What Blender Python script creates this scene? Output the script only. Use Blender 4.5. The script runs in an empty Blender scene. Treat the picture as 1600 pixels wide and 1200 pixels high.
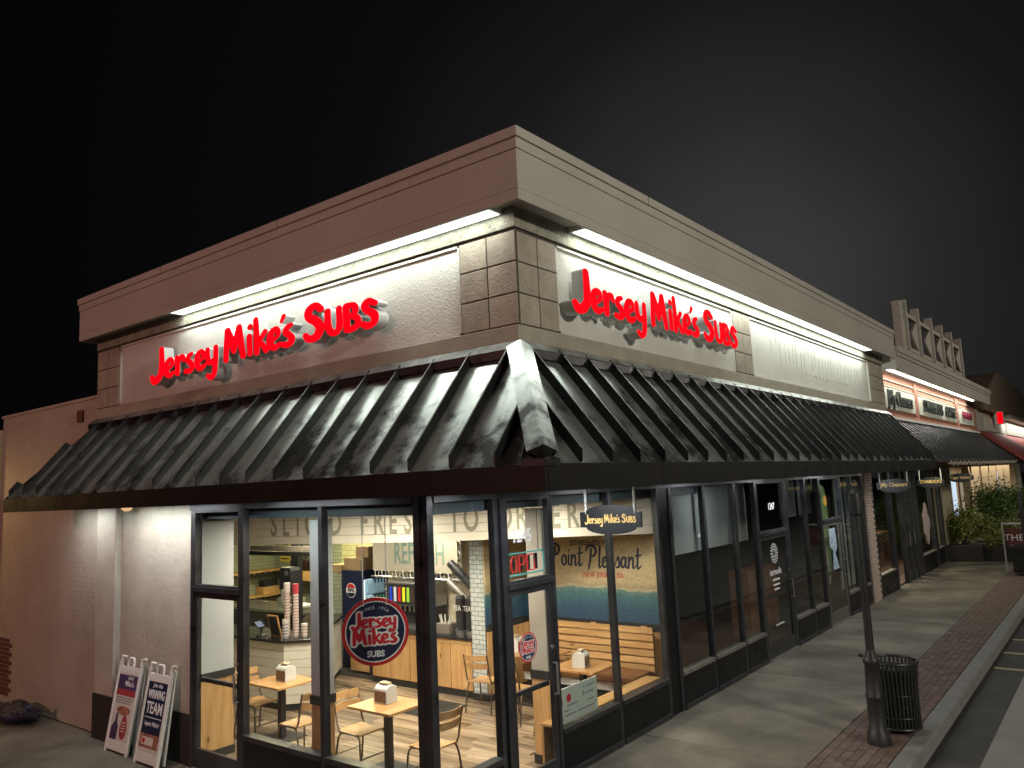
import bpy, math, random
import numpy as np
from mathutils import Vector, Matrix
random.seed(7)
SC = bpy.context.scene
COL = SC.collection

# ------------------------------------------------------------------ camera, world, exposure
YAW, PITCH, ROLL, FPX = 0.658789834, 0.129569023, -0.045354003, 1226.9
def cam_axes():
    cy, sy = math.cos(YAW), math.sin(YAW)
    f = Vector((-sy*math.cos(PITCH), cy*math.cos(PITCH), math.sin(PITCH)))
    r = Vector((cy, sy, 0)); u = r.cross(f)
    return math.cos(ROLL)*r+math.sin(ROLL)*u, -math.sin(ROLL)*r+math.cos(ROLL)*u, f
_r, _u, _f = cam_axes()
cd = bpy.data.cameras.new('camera'); cam = bpy.data.objects.new('camera', cd); COL.objects.link(cam)
cam.matrix_world = Matrix(((_r.x, _u.x, -_f.x, 0), (_r.y, _u.y, -_f.y, 0), (_r.z, _u.z, -_f.z, 3.2), (0, 0, 0, 1)))
cd.sensor_width = 36; cd.lens = FPX/1600*36; cd.clip_start = .05; cd.clip_end = 600
SC.camera = cam
SC.render.engine = 'CYCLES'
SC.view_settings.view_transform = 'Standard'; SC.view_settings.look = 'None'
SC.view_settings.exposure = 0; SC.view_settings.gamma = 1; SC.view_settings.use_curve_mapping = False
cy = SC.cycles
cy.max_bounces = 7; cy.diffuse_bounces = 3; cy.glossy_bounces = 4; cy.transparent_max_bounces = 24; cy.transmission_bounces = 4
cy.caustics_reflective = False; cy.caustics_refractive = False; cy.sample_clamp_indirect = 4; cy.use_denoising = True

W = bpy.data.worlds.new('World'); SC.world = W; W.use_nodes = True
nt = W.node_tree; nt.nodes.clear()
def N(nt, t, **kw):
    n = nt.nodes.new(t)
    for k, v in kw.items(): setattr(n, k, v)
    return n
# night sky: near black, a dull grey town glow low down towards the far end of the street
out = N(nt, 'ShaderNodeOutputWorld'); bg = N(nt, 'ShaderNodeBackground'); tc = N(nt, 'ShaderNodeTexCoord')
dot = N(nt, 'ShaderNodeVectorMath', operation='DOT_PRODUCT')
gd = Vector((-.36, .91, .21)).normalized(); dot.inputs[1].default_value = gd
nt.links.new(tc.outputs['Generated'], dot.inputs[0])
cr = N(nt, 'ShaderNodeValToRGB'); e = cr.color_ramp.elements
e[0].position = .66; e[0].color = (.0012, .0012, .0014, 1)
e[1].position = 1; e[1].color = (.040, .0385, .039, 1)
q = e.new(.88); q.color = (.0034, .0033, .0036, 1)
q = e.new(.94); q.color = (.0088, .0085, .0088, 1)
q = e.new(.978); q.color = (.0215, .0207, .0213, 1)
ns = N(nt, 'ShaderNodeTexNoise'); ns.inputs['Scale'].default_value = 2.5; ns.inputs['Detail'].default_value = 3
nt.links.new(tc.outputs['Generated'], ns.inputs['Vector'])
ma = N(nt, 'ShaderNodeMath', operation='MULTIPLY_ADD'); ma.inputs[1].default_value = .03
nt.links.new(ns.outputs['Fac'], ma.inputs[0]); 
ad = N(nt, 'ShaderNodeMath', operation='SUBTRACT'); ad.inputs[1].default_value = .015
nt.links.new(dot.outputs['Value'], ad.inputs[0]); nt.links.new(ad.outputs[0], ma.inputs[2])
nt.links.new(ma.outputs[0], cr.inputs['Fac']); nt.links.new(cr.outputs['Color'], bg.inputs['Color'])
bg.inputs['Strength'].default_value = 1.0
nt.links.new(bg.outputs[0], out.inputs['Surface'])

def area(name, loc, size, power, color, rot=(0, 0, 0), parent=None, spread=None):
    d = bpy.data.lights.new(name, 'AREA'); d.shape = 'RECTANGLE'; d.size, d.size_y = size
    d.energy = power; d.color = color
    if spread: d.spread = math.radians(spread)
    o = bpy.data.objects.new(name, d); COL.objects.link(o)
    o.location = loc; o.rotation_euler = rot
    if parent: o.parent = parent; o.location = Vector(loc)-wloc(parent)
    return o

# ------------------------------------------------------------------ helpers
_base = {}
def wloc(o): return _base.get(o.name, Vector((0, 0, 0)))
def tag(o, label=None, cat=None, group=None, kind=None):
    if label: o['label'] = label
    if cat: o['category'] = cat
    if group: o['group'] = group
    if kind: o['kind'] = kind
    return o
def thing(name, label, cat, loc=(0, 0, 0), group=None):
    o = bpy.data.objects.new(name, None); COL.objects.link(o); o.location = loc; o.empty_display_size = .2
    _base[o.name] = Vector(loc)
    return tag(o, label, cat, group)
def link_mesh(name, me, parent=None, mats=None):
    if mats:
        me.materials.clear()
        for m in (mats if isinstance(mats, (list, tuple)) else [mats]): me.materials.append(m)
    o = bpy.data.objects.new(name, me); COL.objects.link(o)
    if parent: o.parent = parent; _base[o.name] = wloc(parent)
    return o
class MB:
    def __init__(s): s.v = []; s.f = []; s.m = []; s.cm = 0
    def add(s, vs, fs):
        b = len(s.v); s.v += [tuple(p) for p in vs]; s.f += [tuple(b+i for i in f) for f in fs]; s.m += [s.cm]*len(fs); return s
    def box(s, x0, y0, z0, x1, y1, z1):
        x0, x1 = sorted((x0, x1)); y0, y1 = sorted((y0, y1)); z0, z1 = sorted((z0, z1))
        return s.add([(x0,y0,z0),(x1,y0,z0),(x1,y1,z0),(x0,y1,z0),(x0,y0,z1),(x1,y0,z1),(x1,y1,z1),(x0,y1,z1)],
                     [(0,3,2,1),(4,5,6,7),(0,1,5,4),(1,2,6,5),(2,3,7,6),(3,0,4,7)])
    def obox(s, c, ax, ay, az, hx, hy, hz):
        c = Vector(c); ax = Vector(ax).normalized()*hx; ay = Vector(ay).normalized()*hy; az = Vector(az).normalized()*hz
        vs = [c+a*ax+b*ay+d*az for d in (-1, 1) for (a, b) in ((-1,-1),(1,-1),(1,1),(-1,1))]
        return s.add(vs, [(0,3,2,1),(4,5,6,7),(0,1,5,4),(1,2,6,5),(2,3,7,6),(3,0,4,7)])
    def extrude(s, poly, d):
        n = len(poly); d = Vector(d); p = [Vector(a) for a in poly]
        return s.add(p+[a+d for a in p], [tuple(range(n-1, -1, -1)), tuple(range(n, 2*n))]+[(i, (i+1) % n, n+(i+1) % n, n+i) for i in range(n)])
    def cyl(s, p0, p1, r0, r1=None, n=12, caps=True):
        r1 = r0 if r1 is None else r1
        p0 = Vector(p0); p1 = Vector(p1); d = (p1-p0).normalized()
        a = d.cross(Vector((0, 0, 1))) if abs(d.z) < .95 else d.cross(Vector((1, 0, 0)))
        a.normalize(); b = d.cross(a)
        vs = [p0+(a*math.cos(t)+b*math.sin(t))*r0 for t in [2*math.pi*i/n for i in range(n)]]
        vs += [p1+(a*math.cos(t)+b*math.sin(t))*r1 for t in [2*math.pi*i/n for i in range(n)]]
        fs = [(i, (i+1) % n, n+(i+1) % n, n+i) for i in range(n)]
        if caps: fs += [tuple(range(n-1, -1, -1)), tuple(range(n, 2*n))]
        return s.add(vs, fs)
    def tube(s, pts, r, n=8):
        P = [Vector(p) for p in pts]; rings = []
        up = None
        for i, p in enumerate(P):
            d = (P[min(i+1, len(P)-1)]-P[max(i-1, 0)]).normalized()
            if up is None: up = d.cross(Vector((0, 0, 1))) if abs(d.z) < .9 else d.cross(Vector((1, 0, 0)))
            a = (up-d*up.dot(d)).normalized(); up = a; b = d.cross(a)
            rr = r[i] if isinstance(r, (list, tuple)) else r
            rings.append([p+(a*math.cos(2*math.pi*k/n)+b*math.sin(2*math.pi*k/n))*rr for k in range(n)])
        vs = [q for R_ in rings for q in R_]; fs = []
        for i in range(len(P)-1):
            for k in range(n): fs.append((i*n+k, i*n+(k+1) % n, (i+1)*n+(k+1) % n, (i+1)*n+k))
        fs += [tuple(range(n-1, -1, -1)), tuple((len(P)-1)*n+k for k in range(n))]
        return s.add(vs, fs)
    def lathe(s, prof, c=(0, 0, 0), n=24, flute=0):
        c = Vector(c); vs = []
        for (r, z) in prof:
            for k in range(n):
                t = 2*math.pi*k/n; rr = r*(1-flute*(k % 2)) if flute else r
                vs.append(c+Vector((rr*math.cos(t), rr*math.sin(t), z)))
        fs = []
        for i in range(len(prof)-1):
            for k in range(n): fs.append((i*n+k, i*n+(k+1) % n, (i+1)*n+(k+1) % n, (i+1)*n+k))
        fs += [tuple(range(n-1, -1, -1)), tuple((len(prof)-1)*n+k for k in range(n))]
        return s.add(vs, fs)
    def build(s, name, mat, parent=None, bevel=0, smooth=False):
        b = wloc(parent) if parent else Vector((0, 0, 0))
        me = bpy.data.meshes.new(name); me.from_pydata([(x-b.x, y-b.y, z-b.z) for x, y, z in s.v], [], s.f)
        mats = mat if isinstance(mat, (list, tuple)) else [mat]
        for m in mats: me.materials.append(m)
        if len(mats) > 1: me.polygons.foreach_set('material_index', s.m)
        if smooth: me.polygons.foreach_set('use_smooth', [True]*len(me.polygons))
        me.update()
        o = link_mesh(name, me, parent)
        if bevel:
            md = o.modifiers.new('bevel', 'BEVEL'); md.width = bevel; md.segments = 2; md.limit_method = 'ANGLE'; md.angle_limit = math.radians(40)
        if smooth:
            try: me.set_sharp_from_angle(angle=math.radians(38))
            except Exception: pass
        return o
def bx(name, mat, parent, *b, bevel=0): return MB().box(*b).build(name, mat, parent, bevel)
def copy_tree(o, parent=None):
    c = o.copy(); COL.objects.link(c); _base[c.name] = _base.get(o.name, Vector((0, 0, 0))).copy()
    if parent: c.parent = parent
    for ch in [k for k in o.children]: copy_tree(ch, c)
    return c
def clone(o, label, loc, rz=None):
    c = copy_tree(o); c['label'] = label; c.location = loc; _base[c.name] = Vector(loc)
    if rz is not None: c.rotation_euler = (0, 0, rz)
    return c

# ------------------------------------------------------------------ materials
def pm(name, col, rough=.5, var=0., scale=4., bump=0., bscale=60., metal=0., spec=.5, coat=0., rvar=0., emit=None, estr=0., rnd=0., stretch=None, col2=None, detail=5., bdist=.01, speck=0., sscale=45.):
    m = bpy.data.materials.new(name); m.use_nodes = True; t = m.node_tree; p = t.nodes['Principled BSDF']
    p.inputs['Roughness'].default_value = rough; p.inputs['Metallic'].default_value = metal
    p.inputs['Specular IOR Level'].default_value = spec; p.inputs['Coat Weight'].default_value = coat
    p.inputs['Base Color'].default_value = (*col, 1)
    if emit: p.inputs['Emission Color'].default_value = (*emit, 1); p.inputs['Emission Strength'].default_value = estr
    tc = N(t, 'ShaderNodeTexCoord'); vec = tc.outputs['Object']
    oi = N(t, 'ShaderNodeObjectInfo')
    if stretch or rnd:
        mp = N(t, 'ShaderNodeMapping'); mp.inputs['Scale'].default_value = stretch or (1, 1, 1)
        t.links.new(vec, mp.inputs['Vector'])
        if rnd:
            cb = N(t, 'ShaderNodeCombineXYZ'); mm = N(t, 'ShaderNodeMath', operation='MULTIPLY'); mm.inputs[1].default_value = 37
            t.links.new(oi.outputs['Random'], mm.inputs[0]); t.links.new(mm.outputs[0], cb.inputs[0]); t.links.new(mm.outputs[0], cb.inputs[1]); t.links.new(cb.outputs[0], mp.inputs['Location'])
        vec = mp.outputs[0]
    if var or col2 or rvar or rnd:
        n = N(t, 'ShaderNodeTexNoise'); n.inputs['Scale'].default_value = scale; n.inputs['Detail'].default_value = detail; n.inputs['Roughness'].default_value = .6
        t.links.new(vec, n.inputs['Vector'])
        r = N(t, 'ShaderNodeValToRGB'); r.color_ramp.elements[0].position = .3; r.color_ramp.elements[1].position = .72
        c2 = col2 or tuple(c*(1+var) for c in col); c1 = col if col2 else tuple(c*(1-var) for c in col)
        r.color_ramp.elements[0].color = (*c1, 1); r.color_ramp.elements[1].color = (*c2, 1)
        t.links.new(n.outputs['Fac'], r.inputs[0]); co = r.outputs[0]
        if rnd:
            hs = N(t, 'ShaderNodeHueSaturation'); mr = N(t, 'ShaderNodeMapRange'); mr.inputs['To Min'].default_value = 1-rnd; mr.inputs['To Max'].default_value = 1+rnd
            t.links.new(oi.outputs['Random'], mr.inputs[0]); t.links.new(mr.outputs[0], hs.inputs['Value']); t.links.new(co, hs.inputs['Color']); co = hs.outputs[0]
        if speck:
            n3 = N(t, 'ShaderNodeTexNoise'); n3.inputs['Scale'].default_value = sscale; n3.inputs['Detail'].default_value = 8; n3.inputs['Roughness'].default_value = .75; t.links.new(vec, n3.inputs['Vector'])
            m3 = N(t, 'ShaderNodeMapRange'); m3.inputs['From Min'].default_value = .3; m3.inputs['From Max'].default_value = .7; m3.inputs['To Min'].default_value = 1-speck; m3.inputs['To Max'].default_value = 1+speck
            t.links.new(n3.outputs['Fac'], m3.inputs[0]); h3 = N(t, 'ShaderNodeHueSaturation'); t.links.new(m3.outputs[0], h3.inputs['Value']); t.links.new(co, h3.inputs['Color']); co = h3.outputs[0]
        t.links.new(co, p.inputs['Base Color'])
        if rvar:
            mr = N(t, 'ShaderNodeMapRange'); mr.inputs['From Min'].default_value = .3; mr.inputs['From Max'].default_value = .7
            mr.inputs['To Min'].default_value = rough-rvar; mr.inputs['To Max'].default_value = rough+rvar
            t.links.new(n.outputs['Fac'], mr.inputs[0]); t.links.new(mr.outputs[0], p.inputs['Roughness'])
    if bump:
        n2 = N(t, 'ShaderNodeTexNoise'); n2.inputs['Scale'].default_value = bscale; n2.inputs['Detail'].default_value = 4; t.links.new(vec, n2.inputs['Vector'])
        b = N(t, 'ShaderNodeBump'); b.inputs['Strength'].default_value = bump; b.inputs['Distance'].default_value = bdist
        t.links.new(n2.outputs['Fac'], b.inputs['Height']); t.links.new(b.outputs[0], p.inputs['Normal'])
    return m
def emis(name, col, s):
    m = bpy.data.materials.new(name); m.use_nodes = True; t = m.node_tree; t.nodes.clear()
    o = N(t, 'ShaderNodeOutputMaterial'); e = N(t, 'ShaderNodeEmission'); e.inputs[0].default_value = (*col, 1); e.inputs[1].default_value = s
    t.links.new(e.outputs[0], o.inputs[0]); return m
def glass(name, tint=(.93, .95, .94), rough=.02, base=.04):
    m = bpy.data.materials.new(name); m.use_nodes = True; t = m.node_tree; t.nodes.clear()
    o = N(t, 'ShaderNodeOutputMaterial'); tr = N(t, 'ShaderNodeBsdfTransparent'); tr.inputs[0].default_value = (*tint, 1)
    g = N(t, 'ShaderNodeBsdfGlossy'); g.inputs['Roughness'].default_value = rough
    lw = N(t, 'ShaderNodeLayerWeight'); pw = N(t, 'ShaderNodeMath', operation='POWER'); pw.inputs[1].default_value = 5; t.links.new(lw.outputs['Facing'], pw.inputs[0])
    fr = N(t, 'ShaderNodeMath', operation='MULTIPLY_ADD'); fr.inputs[1].default_value = .9; fr.inputs[2].default_value = base; t.links.new(pw.outputs[0], fr.inputs[0])
    mx = N(t, 'ShaderNodeMixShader'); t.links.new(fr.outputs[0], mx.inputs[0]); t.links.new(tr.outputs[0], mx.inputs[1]); t.links.new(g.outputs[0], mx.inputs[2])
    t.links.new(mx.outputs[0], o.inputs[0]); return m
def woodmat(name, c1, c2, ax=0, rnd=.15, rough=.4, knots=True, sc=1.):
    m = bpy.data.materials.new(name); m.use_nodes = True; t = m.node_tree; p = t.nodes['Principled BSDF']; p.inputs['Roughness'].default_value = rough
    tc = N(t, 'ShaderNodeTexCoord'); mp = N(t, 'ShaderNodeMapping'); s = [14*sc, 14*sc, 14*sc]; s[ax] = 1.3*sc; mp.inputs['Scale'].default_value = s
    oi = N(t, 'ShaderNodeObjectInfo'); mm = N(t, 'ShaderNodeMath', operation='MULTIPLY'); mm.inputs[1].default_value = 53
    cb = N(t, 'ShaderNodeCombineXYZ'); t.links.new(oi.outputs['Random'], mm.inputs[0]); [t.links.new(mm.outputs[0], cb.inputs[i]) for i in range(3)]
    t.links.new(cb.outputs[0], mp.inputs['Location']); t.links.new(tc.outputs['Object'], mp.inputs['Vector'])
    n = N(t, 'ShaderNodeTexNoise'); n.inputs['Scale'].default_value = 1; n.inputs['Detail'].default_value = 6; n.inputs['Distortion'].default_value = .8
    t.links.new(mp.outputs[0], n.inputs['Vector'])
    r = N(t, 'ShaderNodeValToRGB'); r.color_ramp.elements[0].position = .32; r.color_ramp.elements[1].position = .68
    r.color_ramp.elements[0].color = (*c1, 1); r.color_ramp.elements[1].color = (*c2, 1); t.links.new(n.outputs['Fac'], r.inputs[0]); co = r.outputs[0]
    if knots:
        mp2 = N(t, 'ShaderNodeMapping'); s2 = [5*sc]*3; s2[ax] = 2.6*sc; mp2.inputs['Scale'].default_value = s2
        t.links.new(cb.outputs[0], mp2.inputs['Location']); t.links.new(tc.outputs['Object'], mp2.inputs['Vector'])
        v = N(t, 'ShaderNodeTexVoronoi'); v.inputs['Scale'].default_value = 1; t.links.new(mp2.outputs[0], v.inputs['Vector'])
        r2 = N(t, 'ShaderNodeValToRGB'); r2.color_ramp.elements[0].position = .05; r2.color_ramp.elements[0].color = (1, 1, 1, 1); r2.color_ramp.elements[1].position = .14; r2.color_ramp.elements[1].color = (0, 0, 0, 1)
        t.links.new(v.outputs['Distance'], r2.inputs[0]); mx = N(t, 'ShaderNodeMix', data_type='RGBA'); t.links.new(r2.outputs[0], mx.inputs[0]); t.links.new(co, mx.inputs[6]); mx.inputs[7].default_value = (c1[0]*.35, c1[1]*.28, c1[2]*.25, 1); co = mx.outputs[2]
    hs = N(t, 'ShaderNodeHueSaturation'); mr = N(t, 'ShaderNodeMapRange'); mr.inputs['To Min'].default_value = 1-rnd; mr.inputs['To Max'].default_value = 1+rnd
    t.links.new(oi.outputs['Random'], mr.inputs[0]); t.links.new(mr.outputs[0], hs.inputs['Value']); t.links.new(co, hs.inputs['Color'])
    t.links.new(hs.outputs[0], p.inputs['Base Color'])
    b = N(t, 'ShaderNodeBump'); b.inputs['Strength'].default_value = .15; b.inputs['Distance'].default_value = .002; t.links.new(n.outputs['Fac'], b.inputs['Height']); t.links.new(b.outputs[0], p.inputs['Normal'])
    return m
def tilemat(name, col, mortar, axis='X', bw=.15, bh=.075, rough=.25):
    m = bpy.data.materials.new(name); m.use_nodes = True; t = m.node_tree; p = t.nodes['Principled BSDF']; p.inputs['Roughness'].default_value = rough
    tc = N(t, 'ShaderNodeTexCoord'); sp = N(t, 'ShaderNodeSeparateXYZ'); cb = N(t, 'ShaderNodeCombineXYZ'); t.links.new(tc.outputs['Object'], sp.inputs[0])
    t.links.new(sp.outputs['X' if axis == 'X' else 'Y'], cb.inputs[0]); t.links.new(sp.outputs['Z'], cb.inputs[1])
    b = N(t, 'ShaderNodeTexBrick'); b.inputs['Scale'].default_value = 1; b.inputs['Brick Width'].default_value = bw; b.inputs['Row Height'].default_value = bh
    b.inputs['Mortar Size'].default_value = .006; b.inputs['Color1'].default_value = (*col, 1); b.inputs['Color2'].default_value = tuple(c*.86 for c in col)+(1,); b.inputs['Mortar'].default_value = (*mortar, 1)
    t.links.new(cb.outputs[0], b.inputs['Vector']); t.links.new(b.outputs['Color'], p.inputs['Base Color'])
    bp = N(t, 'ShaderNodeBump'); bp.inputs['Strength'].default_value = .4; bp.inputs['Distance'].default_value = .003; bp.invert = True
    t.links.new(b.outputs['Fac'], bp.inputs['Height']); t.links.new(bp.outputs[0], p.inputs['Normal']); return m

M_stucco = pm('panel stucco', (.60, .59, .55), .85, .07, 2.2, .55, 55, bdist=.012)
M_cornice = pm('cornice paint', (.42, .395, .35), .8, .07, .7, .12, 90, detail=8, speck=.05, sscale=12)
M_frieze = pm('frieze stucco', (.26, .25, .20), .9, .30, 5, .8, 26, bdist=.02, detail=9, speck=.25, sscale=25)
M_band = pm('band paint', (.36, .33, .27), .85, .16, 3, .35, 45, speck=.1)
M_block = pm('pilaster block', (.36, .315, .255), .85, .18, 5, .5, 40, rnd=.07, speck=.15)
M_groove = pm('groove', (.07, .06, .05), .95)
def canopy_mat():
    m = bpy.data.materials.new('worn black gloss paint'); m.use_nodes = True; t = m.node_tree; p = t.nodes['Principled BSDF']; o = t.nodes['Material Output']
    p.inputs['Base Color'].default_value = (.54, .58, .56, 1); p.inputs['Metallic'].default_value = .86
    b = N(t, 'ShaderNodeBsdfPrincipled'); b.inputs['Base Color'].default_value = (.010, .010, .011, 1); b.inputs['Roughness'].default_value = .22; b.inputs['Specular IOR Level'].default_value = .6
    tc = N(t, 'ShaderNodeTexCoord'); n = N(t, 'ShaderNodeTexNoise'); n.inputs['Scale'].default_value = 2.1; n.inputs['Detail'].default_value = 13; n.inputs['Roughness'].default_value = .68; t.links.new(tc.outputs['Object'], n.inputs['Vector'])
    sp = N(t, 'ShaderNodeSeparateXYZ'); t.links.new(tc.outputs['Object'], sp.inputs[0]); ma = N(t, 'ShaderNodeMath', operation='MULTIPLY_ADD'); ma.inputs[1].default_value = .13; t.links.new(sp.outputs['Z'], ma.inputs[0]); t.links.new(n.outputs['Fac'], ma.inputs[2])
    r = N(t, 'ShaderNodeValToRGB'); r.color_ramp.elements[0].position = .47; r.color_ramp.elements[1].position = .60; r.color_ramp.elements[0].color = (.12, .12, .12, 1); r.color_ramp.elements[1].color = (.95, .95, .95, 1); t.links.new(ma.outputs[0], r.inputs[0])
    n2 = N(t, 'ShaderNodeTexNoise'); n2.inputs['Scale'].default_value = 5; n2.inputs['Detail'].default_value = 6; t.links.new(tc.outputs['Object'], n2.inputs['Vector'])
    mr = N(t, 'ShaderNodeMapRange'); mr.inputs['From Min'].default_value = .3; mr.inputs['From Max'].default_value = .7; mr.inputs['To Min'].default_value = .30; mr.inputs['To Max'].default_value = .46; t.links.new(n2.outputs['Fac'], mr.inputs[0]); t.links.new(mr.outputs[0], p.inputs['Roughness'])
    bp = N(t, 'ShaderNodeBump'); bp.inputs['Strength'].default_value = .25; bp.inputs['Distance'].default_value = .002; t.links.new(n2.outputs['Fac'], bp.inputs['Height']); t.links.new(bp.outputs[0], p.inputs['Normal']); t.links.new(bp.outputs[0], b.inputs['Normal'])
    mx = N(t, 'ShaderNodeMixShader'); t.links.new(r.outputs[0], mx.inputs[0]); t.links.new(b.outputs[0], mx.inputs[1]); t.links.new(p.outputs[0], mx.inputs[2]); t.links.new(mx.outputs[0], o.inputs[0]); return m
M_black = canopy_mat()
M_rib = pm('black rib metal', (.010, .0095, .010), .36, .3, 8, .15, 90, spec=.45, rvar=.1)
M_flash = pm('worn flashing', (.07, .07, .07), .35, 0, 4, .12, 60, metal=.3, col2=(.42, .45, .44), detail=12, bdist=.001)
M_fascia = pm('fascia metal', (.009, .008, .008), .5, .3, 3, .1, 40, rvar=.1, spec=.22)
M_soffit = pm('soffit', (.42, .42, .41), .45, .1, 2)
M_frame = pm('dark anodised frame', (.055, .056, .062), .34, .3, 5, .08, 70, metal=.55, rvar=.08)
M_basep = pm('black base panel', (.008, .008, .009), .4, .35, 4, .1, 30, rvar=.1, spec=.22)
M_sill = pm('sill metal', (.24, .225, .2), .4, .25, 8, metal=.4)
M_glass = glass('window glass')
M_pier = pm('pier stucco', (.44, .405, .335), .85, .14, 2.2, .5, 14, bdist=.01, rvar=.08, detail=8, speck=.1, sscale=20)
M_dkbase = pm('dark base paint', (.028, .023, .021), .6, .2, 4, .2, 30)
M_wbrick = pm('painted brick', (.44, .40, .335), .75, .12, 1.2, .35, 30, speck=.06)
M_rbrick = pm('red brick', (.12, .055, .04), .9, .35, 20, .4, 60, rnd=.25)
M_conc = pm('sidewalk concrete', (.158, .141, .109), .78, .58, .75, .35, 120, rvar=.14, rnd=.06, detail=11, speck=.22, sscale=38)
def spots(m, scale, r0, dark):
    t = m.node_tree; p = t.nodes['Principled BSDF']; l = p.inputs['Base Color'].links[0].from_socket
    tc = N(t, 'ShaderNodeTexCoord'); v = N(t, 'ShaderNodeTexVoronoi'); v.inputs['Scale'].default_value = scale; v.inputs['Randomness'].default_value = 1; t.links.new(tc.outputs['Object'], v.inputs['Vector'])
    oi = N(t, 'ShaderNodeObjectInfo'); a = N(t, 'ShaderNodeVectorMath', operation='ADD'); t.links.new(tc.outputs['Object'], a.inputs[0]); t.links.new(oi.outputs['Location'], a.inputs[1]); t.links.new(a.outputs[0], v.inputs['Vector'])
    wn = N(t, 'ShaderNodeTexNoise'); wn.inputs['Scale'].default_value = .55; wn.inputs['Detail'].default_value = 9; wn.inputs['Roughness'].default_value = .65; t.links.new(a.outputs[0], wn.inputs['Vector'])
    mr = N(t, 'ShaderNodeMapRange'); mr.inputs['From Min'].default_value = r0*.8; mr.inputs['From Max'].default_value = r0; mr.inputs['To Min'].default_value = dark; mr.inputs['To Max'].default_value = 1; t.links.new(v.outputs['Distance'], mr.inputs[0])
    m2 = N(t, 'ShaderNodeMapRange'); m2.inputs['From Min'].default_value = .36; m2.inputs['From Max'].default_value = .62; m2.inputs['To Min'].default_value = .62; m2.inputs['To Max'].default_value = 1.22; t.links.new(wn.outputs['Fac'], m2.inputs[0])
    mu = N(t, 'ShaderNodeMath', operation='MULTIPLY'); t.links.new(mr.outputs[0], mu.inputs[0]); t.links.new(m2.outputs[0], mu.inputs[1])
    hs = N(t, 'ShaderNodeHueSaturation'); t.links.new(l, hs.inputs['Color']); t.links.new(mu.outputs[0], hs.inputs['Value']); t.links.new(hs.outputs[0], p.inputs['Base Color'])
spots(M_conc, 2.6, .05, .45)
M_kerb = pm('kerb concrete', (.21, .21, .20), .85, .15, 4, .3, 90, rnd=.05)
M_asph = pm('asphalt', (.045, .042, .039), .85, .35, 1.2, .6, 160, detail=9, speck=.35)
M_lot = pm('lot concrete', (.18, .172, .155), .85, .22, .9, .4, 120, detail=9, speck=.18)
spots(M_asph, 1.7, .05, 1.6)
M_paver = pm('paver brick', (.135, .096, .076), .85, .25, 9, .4, 120, rnd=.22)
M_grout = pm('paver sand', (.06, .052, .045), .95, .2, 30)
M_stripe = pm('parking paint', (.30, .26, .16), .7, .25, 20)
M_red = pm('red sign face', (.45, .001, .001), .8, spec=.05, emit=(1, .0, .008), estr=1.05)
M_ret = pm('letter return', (.55, .55, .55), .35, metal=.2)
M_white = pm('white paint', (.78, .78, .76), .45)
M_wplast = pm('white plastic', (.72, .70, .66), .4, .06, 8)
M_beige = pm('interior wall', (.70, .60, .44), .8, .04, 1)
M_ship = pm('white shiplap', (.74, .68, .58), .55, .05, 3, rnd=.04)
M_graytx = pm('grey green paint', (.29, .28, .22), .8)
M_teal = pm('faded teal paint', (.20, .31, .26), .8)
M_dark = pm('dark paint', (.02, .02, .022), .6)
M_ceil = pm('dark ceiling', (.07, .085, .10), .5, .15, 2)
M_pine = woodmat('pine x', (.50, .27, .10), (.68, .43, .19), 0)
M_piney = woodmat('pine y', (.50, .27, .10), (.68, .43, .19), 1)
M_pinez = woodmat('pine z', (.50, .27, .10), (.68, .43, .19), 2)
M_tabw = woodmat('table wood', (.42, .21, .075), (.60, .34, .14), 1, knots=False, rough=.3)
M_chairw = woodmat('chair wood', (.42, .22, .08), (.60, .36, .16), 0, knots=False, rough=.35, rnd=.08)
M_plank = woodmat('floor plank', (.17, .115, .07), (.42, .32, .22), 0, rnd=.38, rough=.24, knots=False, sc=.8)
M_tube = pm('bronze tube', (.16, .13, .10), .35, .2, 10, metal=.8)
M_cush = pm('brown leather', (.20, .085, .03), .45, .15, 6, .1, 60)
M_ctop = pm('black counter top', (.015, .016, .017), .25, .2, 6)
M_steel = pm('steel', (.5, .5, .5), .28, .1, 5, metal=.9)
M_colw = pm('cool white column', (.52, .545, .55), .5, .04, 2)
M_navy = pm('navy', (.010, .016, .05), .4)
M_dred = pm('decal red', (.55, .02, .03), .45)
M_cup = pm('cup paper', (.75, .68, .62), .5)
M_cupr = pm('cup red', (.55, .05, .07), .5)
M_gold = pm('gold lettering', (.75, .50, .16), .4, emit=(1, .72, .3), estr=.12)
M_dsign = pm('black sign board', (.02, .02, .022), .35, .3, 5)
M_tileg = tilemat('green tile x', (.36, .40, .30), (.22, .22, .17), 'X')
M_tiley = tilemat('cream tile x', (.62, .60, .36), (.36, .34, .2), 'X', .2, .1)
M_tileb = tilemat('blue grey tile x', (.60, .66, .64), (.22, .24, .23), 'X', .14, .07)
M_tilegy = tilemat('green tile y', (.36, .40, .30), (.22, .22, .17), 'Y')
M_pole = pm('post cast iron', (.018, .018, .020), .5, .3, 8, .2, 50, rvar=.1)
M_can = pm('can paint', (.018, .020, .019), .42, .4, 10, .1, 60)

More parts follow.
